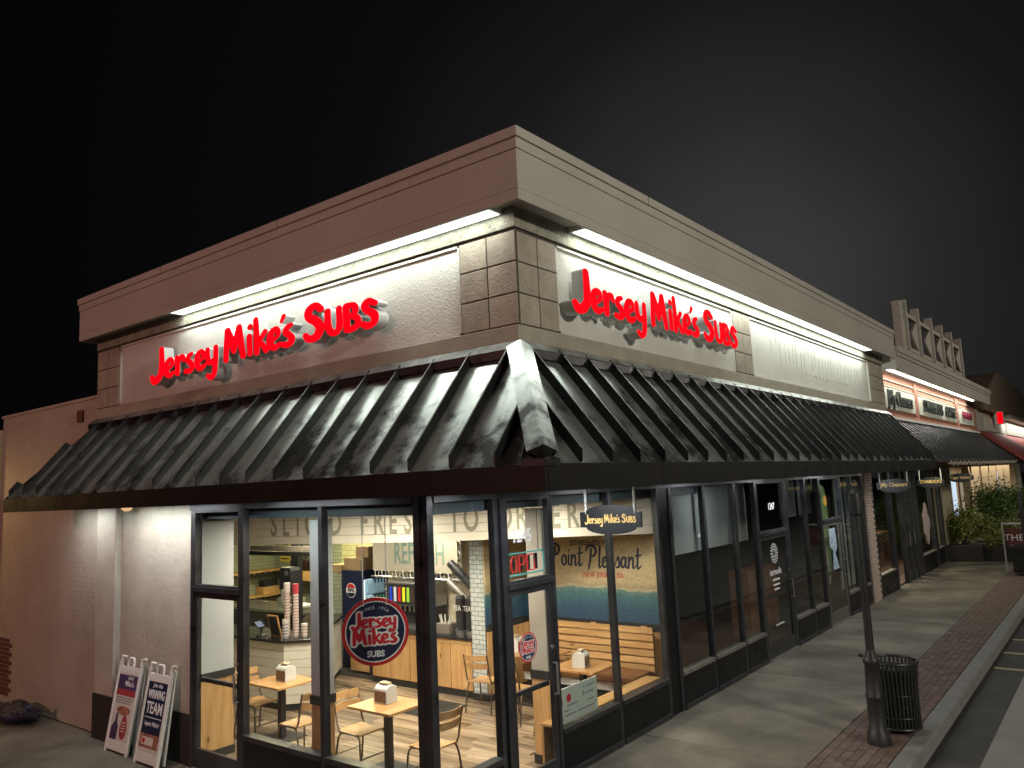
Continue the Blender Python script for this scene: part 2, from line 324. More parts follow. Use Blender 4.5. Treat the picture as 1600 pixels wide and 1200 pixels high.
def mural(name):
    m = bpy.data.materials.new(name); m.use_nodes = True; t = m.node_tree; p = t.nodes['Principled BSDF']; p.inputs['Roughness'].default_value = .7
    tc = N(t, 'ShaderNodeTexCoord'); sp = N(t, 'ShaderNodeSeparateXYZ'); t.links.new(tc.outputs['Object'], sp.inputs[0])
    n = N(t, 'ShaderNodeTexNoise'); n.inputs['Scale'].default_value = 2.2; n.inputs['Detail'].default_value = 6; t.links.new(tc.outputs['Object'], n.inputs['Vector'])
    a = N(t, 'ShaderNodeMath', operation='MULTIPLY_ADD'); a.inputs[1].default_value = .22; t.links.new(n.outputs['Fac'], a.inputs[0]); t.links.new(sp.outputs['Z'], a.inputs[2])
    mr = N(t, 'ShaderNodeMapRange'); mr.inputs['From Min'].default_value = 1.1; mr.inputs['From Max'].default_value = 2.6; t.links.new(a.outputs[0], mr.inputs[0])
    r = N(t, 'ShaderNodeValToRGB'); el = r.color_ramp.elements
    el[0].position = 0; el[0].color = (.022, .055, .12, 1); el[1].position = 1; el[1].color = (.62, .50, .30, 1)
    for pos, c in ((.22, (.03, .085, .15)), (.36, (.06, .17, .19)), (.405, (.16, .25, .22)), (.42, (.52, .46, .32)), (.44, (.42, .33, .19)), (.5, (.60, .47, .27))):
        q = el.new(pos); q.color = (*c, 1)
    t.links.new(mr.outputs[0], r.inputs[0])
    n2 = N(t, 'ShaderNodeTexNoise'); n2.inputs['Scale'].default_value = 28; n2.inputs['Detail'].default_value = 5; t.links.new(tc.outputs['Object'], n2.inputs['Vector'])
    hs = N(t, 'ShaderNodeHueSaturation'); m2 = N(t, 'ShaderNodeMapRange'); m2.inputs['To Min'].default_value = .55; m2.inputs['To Max'].default_value = 1.45
    t.links.new(n2.outputs['Fac'], m2.inputs[0]); t.links.new(m2.outputs[0], hs.inputs['Value']); t.links.new(r.outputs[0], hs.inputs['Color'])
    t.links.new(hs.outputs[0], p.inputs['Base Color']); return m
M_mural = mural('beach mural print')

# ------------------------------------------------------------------ lettering
def txt_mesh(s, size=1., ext=.004, bold=0., xs=1., align='CENTER', shear=0., spacing=1.):
    c = bpy.data.curves.new('txt', 'FONT'); c.body = s; c.size = size; c.extrude = ext; c.offset = bold; c.align_x = align; c.align_y = 'CENTER'; c.shear = shear
    c.space_character = spacing; c.resolution_u = 3
    o = bpy.data.objects.new('txt', c); COL.objects.link(o)
    me = bpy.data.meshes.new_from_object(o.evaluated_get(bpy.context.evaluated_depsgraph_get()))
    bpy.data.objects.remove(o); bpy.data.curves.remove(c)
    if xs != 1: me.transform(Matrix.Diagonal((xs, 1, 1, 1)))
    return me
def put(me, org, u, v, name, mat, parent=None):
    u = Vector(u).normalized(); v = Vector(v).normalized(); n = u.cross(v); o = Vector(org)-(wloc(parent) if parent else Vector((0, 0, 0)))
    me.transform(Matrix(((u.x, v.x, n.x, o.x), (u.y, v.y, n.y, o.y), (u.z, v.z, n.z, o.z), (0, 0, 0, 1))))
    return link_mesh(name, me, parent, mat)
LFT = ((1, 0, 0), (0, 0, 1)); RGT = ((0, 1, 0), (0, 0, 1))
def text(s, org, fr, size, mat, parent, name='lettering', **k): return put(txt_mesh(s, size, **k), org, fr[0], fr[1], name, mat, parent)

# brush lettering: each glyph is a set of strokes (x, y, radius) turned into outlines
R0 = .095
GL = {
 'J': (.58, [[(.47,1.0,.10),(.47,.6,.115),(.44,.22,.12),(.30,.02,.125),(.14,-.03,.12),(.05,.10,.10)]]),
 'e': (.44, [[(.06,.27,.07),(.22,.30,.06),(.35,.42,.07),(.30,.57,.085),(.17,.55,.09),(.09,.36,.105),(.11,.15,.105),(.22,.05,.09),(.38,.12,.07)]]),
 'r': (.42, [[(.10,.60,.085),(.12,.32,.1),(.12,.06,.09)], [(.13,.34,.07),(.22,.54,.085),(.34,.58,.08),(.38,.46,.07)]]),
 's': (.40, [[(.30,.60,.06),(.18,.54,.085),(.13,.42,.09),(.24,.30,.095),(.30,.17,.1),(.20,.05,.09),(.05,.07,.08)]]),
 'y': (.46, [[(.08,.58,.085),(.08,.32,.09),(.16,.16,.09),(.30,.22,.08)], [(.38,.60,.09),(.36,.2,.09),(.31,-.18,.095),(.19,-.32,.085),(.07,-.24,.07)]]),
 'M': (.76, [[(.08,.02,.09),(.11,.45,.1),(.15,.92,.095)], [(.16,.92,.1),(.30,.52,.11),(.35,.24,.08)], [(.35,.24,.08),(.45,.6,.1),(.55,.94,.1)], [(.55,.94,.1),(.59,.5,.11),(.66,.03,.095)]]),
 'i': (.26, [[(.12,.56,.09),(.13,.05,.09)], [(.15,.84,.085),(.16,.86,.085)]]),
 'k': (.46, [[(.10,1.02,.085),(.11,.5,.095),(.10,.03,.09)], [(.38,.60,.08),(.17,.33,.07)], [(.20,.36,.07),(.40,.04,.09)]]),
 "'": (.14, [[(.12,.90,.07),(.05,.76,.05)]]),
 'S': (.58, [[(.50,.80,.09),(.36,.93,.10),(.18,.86,.11),(.16,.66,.115),(.36,.48,.125),(.46,.28,.125),(.34,.06,.115),(.14,.04,.1),(.05,.16,.08)]]),
 'U': (.50, [[(.10,.68,.085),(.10,.26,.095),(.20,.06,.09),(.34,.08,.09),(.40,.26,.09),(.40,.68,.08)]]),
 'B': (.46, [[(.10,.68,.09),(.10,.05,.09)], [(.12,.69,.08),(.30,.66,.08),(.33,.5,.08),(.22,.39,.07),(.14,.38,.06)], [(.22,.39,.07),(.37,.30,.08),(.37,.12,.085),(.22,.04,.08),(.12,.04,.08)]]),
 'z': (.44, [[(.37,.58,.08),(.22,.67,.085),(.12,.56,.09),(.20,.42,.095),(.34,.28,.1),(.34,.10,.09),(.18,.02,.09),(.05,.10,.075)]]),
 # light script for the mural
 'P': (.70, [[(.34,.86,.05),(.25,.4,.055),(.10,-.10,.04)], [(.02,.78,.035),(.16,1.0,.05),(.44,1.02,.055),(.62,.84,.055),(.52,.58,.05),(.30,.50,.035)]]),
 'o': (.40, [[(.22,.50,.04),(.08,.36,.05),(.08,.10,.05),(.20,.02,.04),(.32,.16,.05),(.30,.42,.05),(.22,.50,.04)], [(.24,.46,.02),(.42,.40,.018)]]),
 '1': (.24, [[(.14,.50,.045),(.08,.10,.045),(.14,.02,.03),(.26,.14,.02)], [(.18,.72,.04),(.19,.74,.04)]]),
 'n': (.46, [[(.10,.50,.045),(.04,.02,.045)], [(.06,.24,.025),(.24,.50,.045),(.32,.40,.05),(.28,.08,.045),(.34,.02,.03),(.48,.16,.02)]]),
 't': (.34, [[(.20,.90,.045),(.10,.12,.05),(.16,.01,.035),(.32,.14,.02)], [(.02,.58,.03),(.34,.62,.035)]]),
 'l': (.24, [[(.20,1.0,.045),(.08,.10,.05),(.14,.01,.03),(.26,.14,.02)]]),
 'E': (.36, [[(.04,.20,.02),(.26,.36,.035),(.22,.50,.04),(.10,.38,.05),(.08,.12,.05),(.18,.02,.04),(.38,.16,.02)]]),
 'a': (.44, [[(.32,.46,.045),(.18,.50,.045),(.06,.28,.05),(.10,.04,.045),(.24,.14,.04),(.32,.44,.045)], [(.34,.48,.045),(.30,.10,.045),(.36,.02,.03),(.46,.14,.02)]]),
 'Z': (.36, [[(.02,.14,.02),(.24,.52,.04),(.28,.30,.05),(.24,.06,.045),(.10,.04,.035)], [(.26,.06,.02),(.40,.16,.02)]]),
}
def catmull(p, sub=5):
    if len(p) < 3: return p
    P = [np.array(q, float) for q in p]; P = [2*P[0]-P[1]]+P+[2*P[-1]-P[-2]]; o = []
    for i in range(1, len(P)-2):
        a, b, c, d = P[i-1:i+3]
        for k in range(sub):
            t = k/sub; o.append(.5*((2*b)+(c-a)*t+(2*a-5*b+4*c-d)*t*t+(3*b-a-3*c+d)*t**3))
    o.append(P[-2]); return o
BOLD = [1.0]
def outlines(strokes, off=0., step=.022):
    strokes = [[(q[0], q[1], q[2]*(BOLD[0] if q[2] > .0 else 1)) for q in s] for s in strokes]; pts = [np.array(q) for s in strokes for q in s]; mx = np.max([q[:2]+q[2] for q in pts], 0)+.05+off; mn = np.min([q[:2]-q[2] for q in pts], 0)-.05-off
    xs = np.arange(mn[0], mx[0]+step, step); ys = np.arange(mn[1], mx[1]+step, step); X, Y = np.meshgrid(xs, ys); D = np.full(X.shape, 9.)
    for s in strokes:
        c = catmull(s)
        for a, b in zip(c[:-1], c[1:]):
            dx, dy = b[0]-a[0], b[1]-a[1]; L = dx*dx+dy*dy+1e-12
            t = np.clip(((X-a[0])*dx+(Y-a[1])*dy)/L, 0, 1)
            D = np.minimum(D, np.hypot(X-a[0]-t*dx, Y-a[1]-t*dy)-(a[2]+t*(b[2]-a[2])))
    D -= off; D[np.abs(D) < 1e-6] = 1e-6
    I = D < 0; nxt = {}; pos = {}
    def ed(j, i, h):
        k = (j, i, h)
        if k not in pos:
            j2, i2 = (j, i+1) if h else (j+1, i); t = D[j, i]/(D[j, i]-D[j2, i2])
            pos[k] = (xs[i]+t*(xs[i2]-xs[i]), ys[j]+t*(ys[j2]-ys[j]))
        return k
    tab = {1:[(3,0)],2:[(0,1)],3:[(3,1)],4:[(1,2)],6:[(0,2)],7:[(3,2)],8:[(2,3)],9:[(2,0)],11:[(2,1)],12:[(1,3)],13:[(1,0)],14:[(0,3)],5:[(3,0),(1,2)],10:[(0,1),(2,3)]}
    C = I[:-1,:-1]*1+I[:-1,1:]*2+I[1:,1:]*4+I[1:,:-1]*8
    for j, i in zip(*np.nonzero((C > 0) & (C < 15))):
        for a, b in tab[int(C[j, i])]:
            E_ = [lambda: ed(j,i,1), lambda: ed(j,i+1,0), lambda: ed(j+1,i,1), lambda: ed(j,i,0)]
            nxt.setdefault(E_[a](), []).append(E_[b]())
    loops = []
    while nxt:
        k0 = next(iter(nxt)); k = k0; lp = []
        while k in nxt:
            lp.append(pos[k]); v = nxt[k]; k2 = v.pop()
            if not v: del nxt[k]
            k = k2
            if k == k0: break
        if len(lp) > 5: loops.append(lp)
    return loops
def loops_mesh(loops, ext):
    c = bpy.data.curves.new('lp', 'CURVE'); c.dimensions = '2D'; c.fill_mode = 'BOTH'; c.extrude = ext
    for lp in loops:
        s = c.splines.new('POLY'); s.points.add(len(lp)-1); s.use_cyclic_u = True
        for q, (x, y) in zip(s.points, lp): q.co = (x, y, 0, 1)
    o = bpy.data.objects.new('lp', c); COL.objects.link(o)
    me = bpy.data.meshes.new_from_object(o.evaluated_get(bpy.context.evaluated_depsgraph_get()))
    bpy.data.objects.remove(o); bpy.data.curves.remove(c); return me
def layout(words):      # words: list of (string, dx before, dy, scale); returns list of stroke sets
    x = 0; o = []
    for w, dx, dy, sc in words:
        x += dx
        for ch in w:
            wd, st = GL[ch]
            o.append([[(x+(a-.03*b)*sc, dy+b*sc, r*sc) for a, b, r in s] for s in st]); x += (wd-(.02 if ch != 'M' else 0))*sc
    return o, x
BRAND = [('Jersey', 0, -.10, 1), ('Mike', .20, .0, 1), ("'", -.02, 0, 1), ('s', -.08, .0, 1), ('S', .26, .02, 1), ('UBz', .02, .02, 1)]
def brush_word(words, org, fr, sx, sy, mat, parent, ext=.002, name='letter', face=None, side=None):
    G, tot = layout(words); out = []
    for gi, g in enumerate(G):
        me = loops_mesh(outlines(g), ext)
        me.transform(Matrix.Diagonal((sx, sy, 1, 1)))
        if side:
            me.materials.clear(); me.materials.append(face); me.materials.append(side)
            for p in me.polygons: p.material_index = 0 if p.normal.z > .9 else 1
            me.transform(Matrix.Translation((0, 0, (gi % 2)*.002)))
            ob = put(me, org, fr[0], fr[1], name, None, parent)
        else: ob = put(me, org, fr[0], fr[1], name, mat, parent)
        out.append(ob)
    return out

def round_logo(parent, org, u, v, R, full=True):
    u = Vector(u).normalized(); v = Vector(v).normalized(); n = u.cross(v); org = Vector(org)
    def ring(r0, r1, d0, d1, nm, mat, k=48):
        b = MB(); vs = []; fs = []
        for i in range(k):
            t = 2*math.pi*i/k; e_ = u*math.cos(t)+v*math.sin(t)
            vs += [org+e_*r1+n*d0, org+e_*r1+n*d1, org+e_*r0+n*d1, org+e_*r0+n*d0]
        for i in range(k):
            a = 4*i; c = 4*((i+1) % k)
            fs += [(a, c, c+1, a+1), (a+1, c+1, c+2, a+2), (a+2, c+2, c+3, a+3), (a+3, c+3, c, a)]
        return b.add(vs, fs).build(nm, mat, parent)
    t = .012 if full else .002; q = R*.004+.0006
    ring(R*.90, R, -t, q*2, 'red_ring', M_dred); ring(R*.865, R*.90, -t, q*1.6, 'white_ring', M_white); ring(.0005, R*.865, -t, 0, 'navy_disc', M_navy)
    for wi, (w, cy_, sc, xo) in enumerate(((['Jersey', 0, 0, 1], .12, .44, -.02), (['Mike', 0, 0, 1], -.36, .50, 0))):
        words = [tuple(w)]
        if wi: words += [("'", -.02, 0, 1), ('s', -.06, 0, 1)]
        G, tot = layout(words); allst = [s for g in G for s in g]; s_ = sc*R*(1.0 if not wi else .94)
        for off, dd, mt, nm in ((.10, q*.8, M_white, 'white_outline'), (0, q*1.8, M_dred, 'script_word')):
            me = loops_mesh(outlines(allst, off, .03), q*.4)
            sxx = 1.33*R/tot
            me.transform(Matrix.Translation((-(tot/2+.03)*sxx+xo*R, cy_*R, dd))@Matrix.Diagonal((sxx, s_*.95, 1, 1)))
            put(me, org, u, v, nm, mt, parent)
    put(txt_mesh('SUBS', R*.25, q*.5, bold=R*.008, xs=.95), org+v*(-.66*R)+n*q, u, v, 'lettering', M_white, parent)
    for i, ch in enumerate('SINCE 1956'):
        if ch == ' ': continue
        a = math.radians((4.5-i)*7.2); uu = u*math.cos(a)-v*-math.sin(a); uu = u*math.cos(a)+v*math.sin(a)
        vv = n.cross(uu); p_ = org+(u*-math.sin(a)+v*math.cos(a))*(.70*R)+n*q
        put(txt_mesh(ch, R*.13, q*.5), p_, uu, vv, 'lettering', M_white, parent)

# ------------------------------------------------------------------ ground
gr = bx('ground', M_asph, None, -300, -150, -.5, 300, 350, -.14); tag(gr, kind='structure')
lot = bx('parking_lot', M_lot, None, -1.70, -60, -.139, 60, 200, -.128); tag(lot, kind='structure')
sw = thing('sidewalk', None, None); tag(sw, kind='structure')
bx('sidewalk_base', M_grout, sw, -40, -6, -.13, -2.45, 60, -.02)
def slabs(x0, x1, y0, y1, sx, sy):
    nx = max(1, round((x1-x0)/sx)); ny = max(1, round((y1-y0)/sy)); dx = (x1-x0)/nx; dy = (y1-y0)/ny
    me = None
    for i in range(nx):
        for j in range(ny):
            if me is None:
                o = MB().box(.004, .004, -.03, dx-.004, dy-.004, 0).build('slab', M_conc, sw, .004); me = o
            else: o = me.copy(); COL.objects.link(o)
            o.location = (x0+i*dx, y0+j*dy, random.uniform(-.002, .002))
slabs(-5.33, -3.19, 5.45, 41, 2.14, 1.9); slabs(-16, -3.19, -1, 5.45, 2.2, 2.15)
bx('far_slab', M_conc, sw, -3.16, -6, -.03, -2.46, 5.4, 0)
# paver strip
pv = thing('paver_strip', None, None); tag(pv, kind='structure')
bx('sand_bed', M_grout, pv, -3.19, 5.4, -.06, -2.45, 42, -.008)
b0 = None; cnt = 0; far = MB()
for j in range(int((42-5.4)/.21)):
    for i in range(7):
        x = -3.18+i*.104; y = 5.42+j*.21+(.105 if i % 2 else 0); z = random.uniform(-.003, .003)
        if y < 8.7 or y > 17.7:
            far.box(x+.003, y, -.04, x+.101, y+.2, z)
        elif cnt < 298:
            if b0 is None: b0 = MB().box(.003, 0, -.04, .101, .2, 0).build('brick', M_paver, pv, .003); o = b0
            else: o = b0.copy(); COL.objects.link(o)
            o.location = (x, y, z); cnt += 1
        else: far.box(x+.003, y, -.04, x+.101, y+.2, z)
tag(far.build('paver_bricks', M_paver, pv), kind='stuff')
# kerb
kb = thing('kerb', None, None); tag(kb, kind='structure')
k0 = None
for j in range(28):
    y = -6+j*1.8
    if k0 is None:
        k0 = MB().extrude([(-2.44, .003, -.14), (-2.21, .003, -.14), (-2.235, .003, -.012), (-2.25, .003, 0), (-2.44, .003, 0)], (0, 1.794, 0)).build('kerb_stone', M_kerb, kb, .006); o = k0
    else: o = k0.copy(); COL.objects.link(o)
    o.location = (0, y, 0)
st = thing('parking_marking', None, None); tag(st, kind='structure')
for y in (15.4, 16.7, 18.0): bx('painted_line', M_stripe, st, -2.15, y, -.138, -1.704, y+.09, -.1245); 
for y in (15.4, 16.7, 18.0): bx('painted_line', M_stripe, st, -1.70, y, -.1275, .8, y+.09, -.1240)
for y in range(-8, 20, 3): bx('painted_line', M_stripe, st, 6, y, -.1275, 10.5, y+.1, -.1245)

# ------------------------------------------------------------------ the corner building
YU, XU = 5.34, -4.036      # upper wall planes
YS, XS = 5.43, -5.29       # storefront planes
BD = thing('corner_shop_building', 'pale stucco corner building with heavy cornice and black metal storefront below', 'building', (-4.036, 5.34, 0))
bx('upper_wall', M_stucco, BD, -11.9, YU+.03, 3.22, XU-.03, 18.5, 5.95)
# frieze and lower bands
bx('frieze', M_frieze, BD, -11.9, YU-.012, 5.475, XU+.012, YU+.03, 5.70); bx('frieze', M_frieze, BD, XU-.03, YU+.03, 5.475, XU+.012, 18.5, 5.70)
bx('frieze_groove', M_groove, BD, -11.9, YU+.012, 5.45, XU-.012, YU+.03, 5.475); bx('frieze_groove', M_groove, BD, XU-.03, YU+.03, 5.45, XU-.012, 18.5, 5.475)
bx('lower_band', M_band, BD, -11.9, YU-.004, 4.36, XU+.004, YU+.03, 4.595, bevel=.006); bx('lower_band', M_band, BD, XU-.03, YU+.03, 4.36, XU+.004, 18.5, 4.595, bevel=.006)
tr_z = (4.600, 4.882, 5.165, 5.448)
def blocks_left(x0, x1):
    bx('joint_backing', M_groove, BD, x0+.004, YU+.008, 4.597, x1-.004, YU+.03, 5.45)
    xm = (x0+x1)/2
    for a, b in ((x0, xm), (xm, x1)):
        for i in range(3): bx('block', M_block, BD, a+.007, YU-.002, tr_z[i]+.006, b-.007, YU+.029, tr_z[i+1]-.006, bevel=.005)
def blocks_right(y0, y1):
    bx('joint_backing', M_groove, BD, XU-.03, y0+.004, 4.597, XU-.008, y1-.004, 5.45)
    ym = (y0+y1)/2
    for a, b in ((y0, ym), (ym, y1)):
        for i in range(3): bx('block', M_block, BD, XU-.029, a+.007, tr_z[i]+.006, XU+.002, b-.007, tr_z[i+1]-.006, bevel=.005)
blocks_left(-4.69, XU+.009); blocks_left(-11.9, -11.24); blocks_right(YU+.031, 5.98); blocks_right(10.2, 10.82); blocks_right(17.3, 18.5)
# trims round the sign panels
def ptrim(a, b, side):
    w = .022
    for (p0, q0, p1, q1) in ((a, 4.597, b, 4.597+w), (a, 5.45-w, b, 5.45), (a, 4.597, a+w, 5.45), (b-w, 4.597, b, 5.45)):
        if side == 'L': bx('panel_trim', M_stucco, BD, p0, YU+.008, q0, p1, YU+.0305, q1)
        else: bx('panel_trim', M_stucco, BD, XU-.0305, p0, q0, XU-.008, p1, q1)
ptrim(-11.235, -4.695, 'L'); ptrim(5.985, 10.195, 'R'); ptrim(10.825, 17.295, 'R')
# ghost marks of removed letters on the unlit second panel
M_ghost = pm('dirt streak', (.40, .395, .37), .9, .25, 25, .3, 60)
rg = random.Random(3)
for k in range(26):
    y = 11.7+k*.19+rg.uniform(-.05, .05); z1 = 5.30-rg.uniform(0, .12)-.002*k; z0 = z1-rg.uniform(.12, .42); w_ = rg.uniform(.012, .035)
    MB().extrude([(XU-.0299, y, z1), (XU-.0299, y+w_, z1-.01), (XU-.0299, y+w_*.7, z0+.03), (XU-.0299, y+w_*.3, z0)], (.0012, 0, 0)).build('dirt_streak', M_ghost, BD)
for k in range(14):
    y = 13.2+k*.2+rg.uniform(-.05, .05); bx('dirt_streak', M_ghost, BD, XU-.0299, y, 4.80+rg.uniform(0, .03), XU-.0287, y+rg.uniform(.03, .12), 4.84)
# cornice (left run, right run) with coping and a lip that hides the lamps
CY, CX = 5.10, -3.79; EL, ER = -11.98, 18.72
def cornice(h0, h1, p, nm, bev=.006):
    MB().extrude([(EL-p*.6, CY-p, h0), (CX+p, CY-p, h0), (CX+p, ER, h0), (CX-.5, ER, h0), (CX-.5, CY+.4, h0), (EL-p*.6, CY+.4, h0)], (0, 0, h1-h0)).build(nm, M_cornice, BD, bev)
cornice(5.70, 6.05, 0, 'cornice'); cornice(6.05, 6.145, .012, 'cornice_moulding'); cornice(6.145, 6.236, .032, 'coping')
bx('cornice_lip', M_cornice, BD, EL, CY, 5.60, CX, CY+.035, 5.70, bevel=.004); bx('cornice_lip', M_cornice, BD, CX-.035, CY+.035, 5.60, CX, ER, 5.70, bevel=.004)
bx('soffit_strip', M_cornice, BD, EL, CY+.036, 5.662, CX-.036, YU+.02, 5.70); bx('soffit_strip', M_cornice, BD, XU-.02, YU+.021, 5.662, CX-.036, ER, 5.70)
bx('cornice_lip', M_cornice, BD, EL, CY+.035, 5.60, EL+.04, YU+.3, 5.70)
for x in (-9.6, -7.1): bx('coping_joint', M_groove, BD, x, CY-.034, 6.15, x+.006, CY-.03, 6.238)
for y in (7.4, 10.4, 13.5, 16.5): bx('coping_joint', M_groove, BD, CX+.03, y, 6.15, CX+.034, y+.008, 6.238)
# roof
bx('roof', M_dkbase, BD, -11.8, 5.5, 5.96, -4.3, 18.5, 6.04)
# cove lamps under the cornice
LEDC = (.93, 1, .90)
def cove(name_lab, a, b, side, power):
    if side == 'L':
        t = thing('cove_lamp', name_lab, 'lamp', (a, YU-.13, 5.67)); bx('housing', M_white, t, a, CY+.036, 5.612, b, YU-.014, 5.66)
        bx('lens', emis('lens glow white', LEDC, 2.2), t, a+.02, CY+.045, 5.604, b-.02, YU-.03, 5.6115)
        L = area('lens_light', ((a+b)/2, YU-.135, 5.602), (b-a, .12), power, LEDC, (0, 0, 0), t)
    else:
        t = thing('cove_lamp', name_lab, 'lamp', (XU+.13, a, 5.67)); bx('housing', M_white, t, XU+.014, a, 5.612, CX-.036, b, 5.66)
        bx('lens', emis('lens glow white', LEDC, 2.2), t, XU+.05, a+.02, 5.604, CX-.045, b-.02, 5.6115)
        L = area('lens_light', (XU+.135, (a+b)/2, 5.602), (.12, b-a), power, LEDC, (0, 0, 0), t)
cove('long white lamp glowing under the left cornice above the script sign', -9.5, -4.15, 'L', 45)
cove('long white lamp glowing under the right cornice above both sign panels', 6.2, 16.9, 'R', 92)

# ---- lower left: pier, stucco bay, painted brick wing
bx('pier', M_pier, BD, -11.80, YU, .60, -11.25, 5.8, 3.22, bevel=.008); bx('pier_base', M_dkbase, BD, -11.81, YU-.012, 0, -11.24, 5.8, .60)
bx('stucco_bay', M_pier, BD, -11.25, YS, .60, -9.40, 5.8, 3.22); bx('bay_base', M_dkbase, BD, -11.24, YS-.012, 0, -9.40, 5.8, .60)
bx('side_wall', M_pier, BD, -16.4, 5.85, 0, -9.55, 6.0, 3.2)
WG = thing('brick_side_wall', 'low wall of cream painted brick left of the stucco pier', 'wall', (-13.6, 5.45, 0))
bx('wall_core', M_wbrick, WG, -15.75, 5.462, 0, -11.82, 5.8, 4.80)
bw = MB(); rows = int(4.78/.0715)
for j in range(rows):
    for i in range(-1, 20):
        x = -15.75+i*.213+(.106 if j % 2 else 0); x0, x1 = max(x, -15.75), min(x+.207, -11.825)
        if x1-x0 > .03: bw.box(x0, 5.4585+random.uniform(-.0008, .0008), j*.0715+.004, x1, 5.465, j*.0715+.0675)
tag(bw.build('bricks', M_wbrick, WG), kind='stuff')
bx('wall_coping', M_wbrick, WG, -15.78, 5.435, 4.80, -11.83, 5.85, 4.85, bevel=.01)
bx('vent_box', pm('rust red box', (.13, .04, .03), .8), WG, -12.72, 5.41, 4.48, -12.58, 5.449, 4.66)
rb = MB()
for j in range(13):
    for i in range(3):
        x = -15.74+i*.213+(.106 if j % 2 else 0); rb.box(x, 5.4535, .12+j*.0715, x+.2, 5.4577, .12+j*.0715+.062)
tag(rb.build('bare_brick_patch', M_rbrick, WG), kind='stuff')
bx('end_pier', pm('ochre stucco', (.42, .32, .2), .85, .12, 3, .3, 30), WG, -17.6, 5.36, 0, -15.76, 5.9, 4.6)
bg_ = thing('rubbish_bag', 'black rubbish bag slumped on the ground against the cream brick wall', 'bag', (-13.75, 5.12, 0))
vs = []; fs = []; nu, nv = 26, 12
for j in range(nv+1):
    for i in range(nu):
        t = 2*math.pi*i/nu; h = j/nv; r = math.sin(math.pi*min(1, h*.93+.07))**.55*(1+.13*math.sin(5*t+h*4)+.08*math.sin(9*t+3*h))
        vs.append((-13.75+.55*r*math.cos(t), 5.12+.25*r*math.sin(t), .27*h*(1+.15*math.cos(2*t+1))))
for j in range(nv):
    for i in range(nu): fs.append((j*nu+i, j*nu+(i+1) % nu, (j+1)*nu+(i+1) % nu, (j+1)*nu+i))
fs.append(tuple(nv*nu+i for i in range(nu)))
M_bag = pm('black bag', (.009, .011, .03), .4, .3, 10, 1, 22, bdist=.03)
MB().add(vs, fs).build('bag', M_bag, bg_, smooth=True)
MB().tube([(-13.35, 5.1, .17), (-13.28, 5.08, .24), (-13.22, 5.05, .30)], [.05, .025, .05]).build('tied_neck', M_bag, bg_, smooth=True)

# ---- storefront frames
TOP = 3.15
def mull_left(x0, x1, nm='mullion'): bx(nm, M_frame, BD, x0, YS-.03, 0, x1, YS+.055, TOP, bevel=.004)
def mull_right(y0, y1, nm='mullion'): bx(nm, M_frame, BD, XS-.055, y0, 0, XS+.03, y1, TOP, bevel=.004)
for a, b in ((-9.40, -9.33), (-8.33, -8.26), (-6.885, -6.82)): mull_left(a, b)
MB().box(-5.45, YS-.04, 0, XS+.03, YS+.05, TOP).build('corner_post', M_frame, BD, .005)
MB().box(-5.375, YS-.047, 0, -5.355, YS-.039, TOP).build('post_cover_strip', M_frame, BD)
for a, b in ((6.38, 6.44), (6.50, 6.57), (7.38, 7.44), (8.67, 8.74), (9.97, 10.04), (10.34, 10.42), (11.48, 11.56), (12.68, 12.77), (13.60, 13.70), (15.12, 15.25), (16.30, 16.40), (17.22, 17.32), (18.72, 18.80), (19.66, 19.76), (20.62, 20.80)):
    mull_right(a, b)
bx('post_infill', M_basep, BD, XS-.05, 6.44, 0, XS+.01, 6.50, TOP); bx('post_infill', M_basep, BD, XS-.05, 10.04, 0, XS+.01, 10.34, TOP)
bx('head_rail', M_frame, BD, -9.40, YS-.045, 3.08, -5.45, YS+.08, TOP+.06); bx('head_rail', M_frame, BD, XS-.08, YS+.05, 3.08, XS+.045, 20.8, TOP+.06)
def bay_left(x0, x1):
    bx('base_panel', M_basep, BD, x0, YS-.035, .07, x1, YS+.07, .49, bevel=.004); bx('kick_strip', M_frame, BD, x0, YS-.047, 0, x1, YS+.07, .07, bevel=.006)
    bx('sill', M_frame, BD, x0, YS-.046, .49, x1, YS+.08, .545, bevel=.004)
    bx('window_pane', M_glass, BD, x0, YS+.01, .545, x1, YS+.018, 3.08)
def bay_right(y0, y1, s=M_frame):
    bx('base_panel', M_basep, BD, XS-.07, y0, .07, XS+.035, y1, .46, bevel=.004); bx('kick_strip', M_frame, BD, XS-.07, y0, 0, XS+.047, y1, .07, bevel=.006)
    bx('sill', s, BD, XS-.08, y0, .46, XS+.046, y1, .515, bevel=.004)
    bx('window_pane', M_glass, BD, XS-.018, y0, .515, XS-.010, y1, 3.08)
bay_left(-8.26, -6.885); bay_left(-6.82, -5.45)
bay_right(YS+.05, 6.38); bay_right(7.44, 8.67); bay_right(8.74, 9.97)
for a, b in ((10.42, 11.48), (11.56, 12.68), (12.77, 13.60), (15.25, 16.30), (16.40, 17.22), (18.80, 19.66), (19.76, 20.62)): bay_right(a, b, M_sill)
